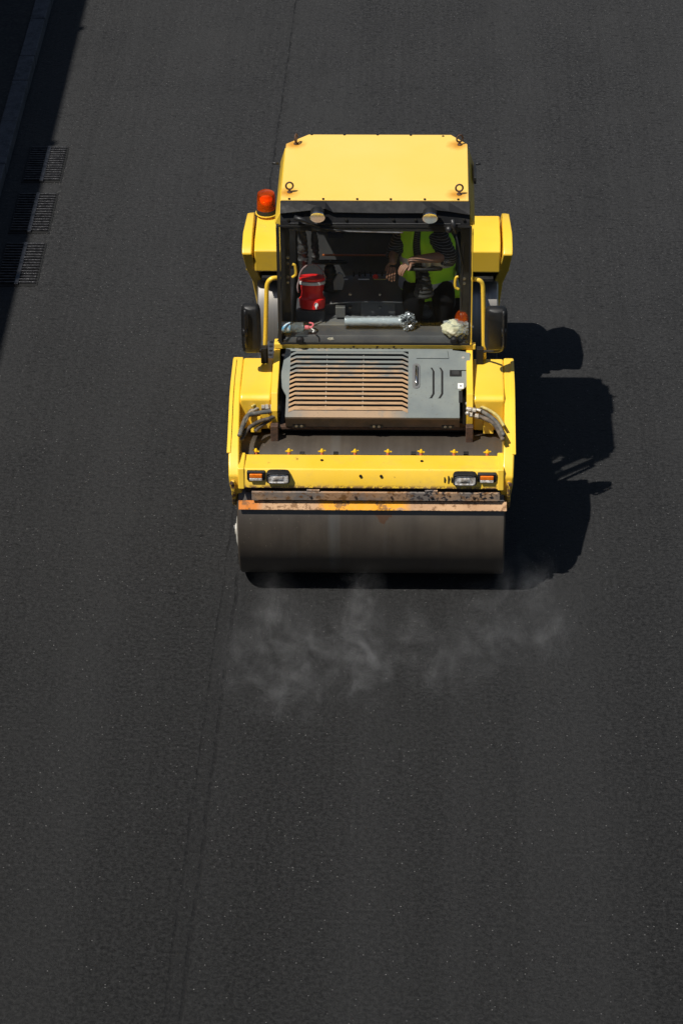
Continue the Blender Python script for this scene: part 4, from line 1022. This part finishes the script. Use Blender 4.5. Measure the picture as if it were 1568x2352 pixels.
# sleeves
def sleeve(pts, rs, name='sleeve'):
    rings = []; P = spline(pts, 7); n_ = len(P)
    rr = [rs[min(len(rs)-1, int(i/(n_-1)*(len(rs)-1)))]*(1-((i/(n_-1)*(len(rs)-1)) % 1)) + rs[min(len(rs)-1, int(i/(n_-1)*(len(rs)-1))+1)]*((i/(n_-1)*(len(rs)-1)) % 1) + .0035*math.sin(i*2.1) for i in range(n_)]
    return MB().tube(P, rr, 18).build(name, SHIRT, DT, smooth=True)
sleeve([sh+Vector((-.03, .03, .03)), sh.lerp(el, .3), sh.lerp(el, .7), el+Vector((.006, 0, -.01)), el.lerp(wr, .16)], [.085, .082, .074, .070, .062])
sleeve([shR+Vector((.03, .02, .03)), shR.lerp(elR, .5), elR, elR.lerp(wrR, .25)], [.08, .07, .06, .05])
# trousers
for sx in (-1, 1):
    P = [pel+Vector((sx*.07, .04, -.02)), pel+Vector((sx*.11, -.15, -.06)), pel+Vector((sx*.12, -.25, -.12)), pel+Vector((sx*.12, -.27, -.22)), pel+Vector((sx*.12, -.26, -.38))]
    MB().tube(spline(P, 6), [.12, .118, .115, .112, .11, .105, .10, .10, .098, .096, .094, .09, .09, .088, .084, .08, .078, .076, .074, .072, .07, .068, .066, .064, .062], 16).build('trouser_leg', JEAN, DT, smooth=True)
    MB().box(pel.x+sx*.13-.045, pel.x+sx*.13+.045, .88, 1.10, 1.452, 1.53).build('boot', BLK, DT, bevel=.03, seg=3)
# shirt body and vest
def torso(z0, z1, grow, mats, name, openw=0, flare=0, hem=0):
    g = MB(); n_ = 40; rings = []; zs = [z0+(z1-z0)*i/16 for i in range(17)]
    V_ = []
    for i, z in enumerate(zs):
        t = (z-1.90)/.55; cx = .445-.04*t; cy = 1.30-.10*t
        rx = (.175 + .02*math.sin(t*3) - (.05*max(0, t-.75)*4))*1.0+grow; ry = .125+grow+.01*t - .03*max(0, t-.8)*4
        fl = flare*max(0, 1-(z-z0)/.22)
        row = []
        for k in range(n_+1):
            a = openw + (2*math.pi-2*openw)*k/n_; A = -math.pi/2 - .35 + a
            wv = .010*math.sin(A*7+z*9)*(1+fl*8) + .006*noise.noise(Vector((A*3, z*14, 1)))
            row.append((cx+math.cos(A)*(rx+wv+fl), cy+math.sin(A)*(ry+wv+fl*.8), z-hem*math.sin(A*2+1)*max(0, 1-(z-z0)/.2)))
        V_.append([g.b.verts.new(p) for p in row])
    for i in range(16):
        zc = (zs[i]+zs[i+1])/2
        for k in range(n_):
            f = g.b.faces.new((V_[i][k], V_[i][k+1], V_[i+1][k+1], V_[i+1][k]))
            if len(mats) > 1 and (i in (2, 3) or i in (7, 8)): f.material_index = 1
    return g
torso(1.92, 2.46, .0, [SHIRT], 'shirt').build('shirt', SHIRT, DT, smooth=True)
v = torso(1.76, 2.47, .028, [HV, RFT], 'vest', openw=.16, flare=.085, hem=.03).build('safety_vest', [HV, RFT], DT, smooth=True)
sol = v.modifiers.new('solid', 'SOLIDIFY'); sol.thickness = .004

SH = Vector((0, -.15, .09)); DT.location += SH; seat.location += Vector((0, -.15, .06))
# ------------------------------------------------------------------ steam off the hot mat
sm = bpy.data.materials.new('steam_volume'); sm.use_nodes = True; t_ = sm.node_tree; t_.nodes.remove(t_.nodes['Principled BSDF'])
pv = t_.nodes.new('ShaderNodeVolumePrincipled'); pv.inputs['Color'].default_value = (.95, .95, .96, 1); pv.inputs['Anisotropy'].default_value = .1
t_.links.new(pv.outputs[0], t_.nodes['Material Output'].inputs['Volume'])
class Q(NT):
    def __init__(s): s.t = t_; s.co = s.n('ShaderNodeTexCoord').outputs['Object']
q = Q(); x, y, z = q.xyz()
tot = None
for (cx, cy, rx, ry, k) in ((-.60, -1.65, .60, .75, .8), (-.05, -.95, .20, .40, 1.1), (-.10, -1.55, .38, .65, .95), (-.75, -1.0, .22, .45, .55), (.30, -1.35, .30, .45, .4), (.95, -1.25, .40, .40, .6), (1.22, -.60, .26, .40, .8), (1.42, -1.2, .22, .40, .6), (.65, -1.6, .5, .5, .35)):
    dx = q.mth('DIVIDE', q.mth('SUBTRACT', x, cx), rx); dy_ = q.mth('DIVIDE', q.mth('SUBTRACT', y, cy), ry)
    f = q.ramp(q.mth('SQRT', q.mth('ADD', q.mth('MULTIPLY', dx, dx), q.mth('MULTIPLY', dy_, dy_))), 1, .1, 0, k)
    tot = f if tot is None else q.mth('MAXIMUM', tot, f)
nz = q.noise(3.0, 6, .68, q.mapv((1.0, 1.0, .8), (1.3, .4, 0)), 1.3)
den = q.mth('MULTIPLY', q.mth('MULTIPLY', q.ramp(nz, .46, .68, 0, 1), q.ramp(q.noise(7.5, 4, .65), .40, .62, .15, 1.5)), tot)
den = q.mth('MULTIPLY', den, q.mth('MULTIPLY', q.ramp(z, .5, .12, 0, 1), q.ramp(z, .0, .04)))
q.l(q.mth('MULTIPLY', den, 2.0), pv.inputs['Density'])
g = MB().box(-1.25, 1.95, -2.7, -.03, .01, .52); o = g.build('steam', sm)
g = None
tag(o, 'thin white wisps of steam rising off the hot asphalt in front of the drum', 'steam', kind='stuff')
try:
    sc.cycles.volume_step_rate = 1.0; sc.cycles.volume_max_steps = 128
except Exception: pass
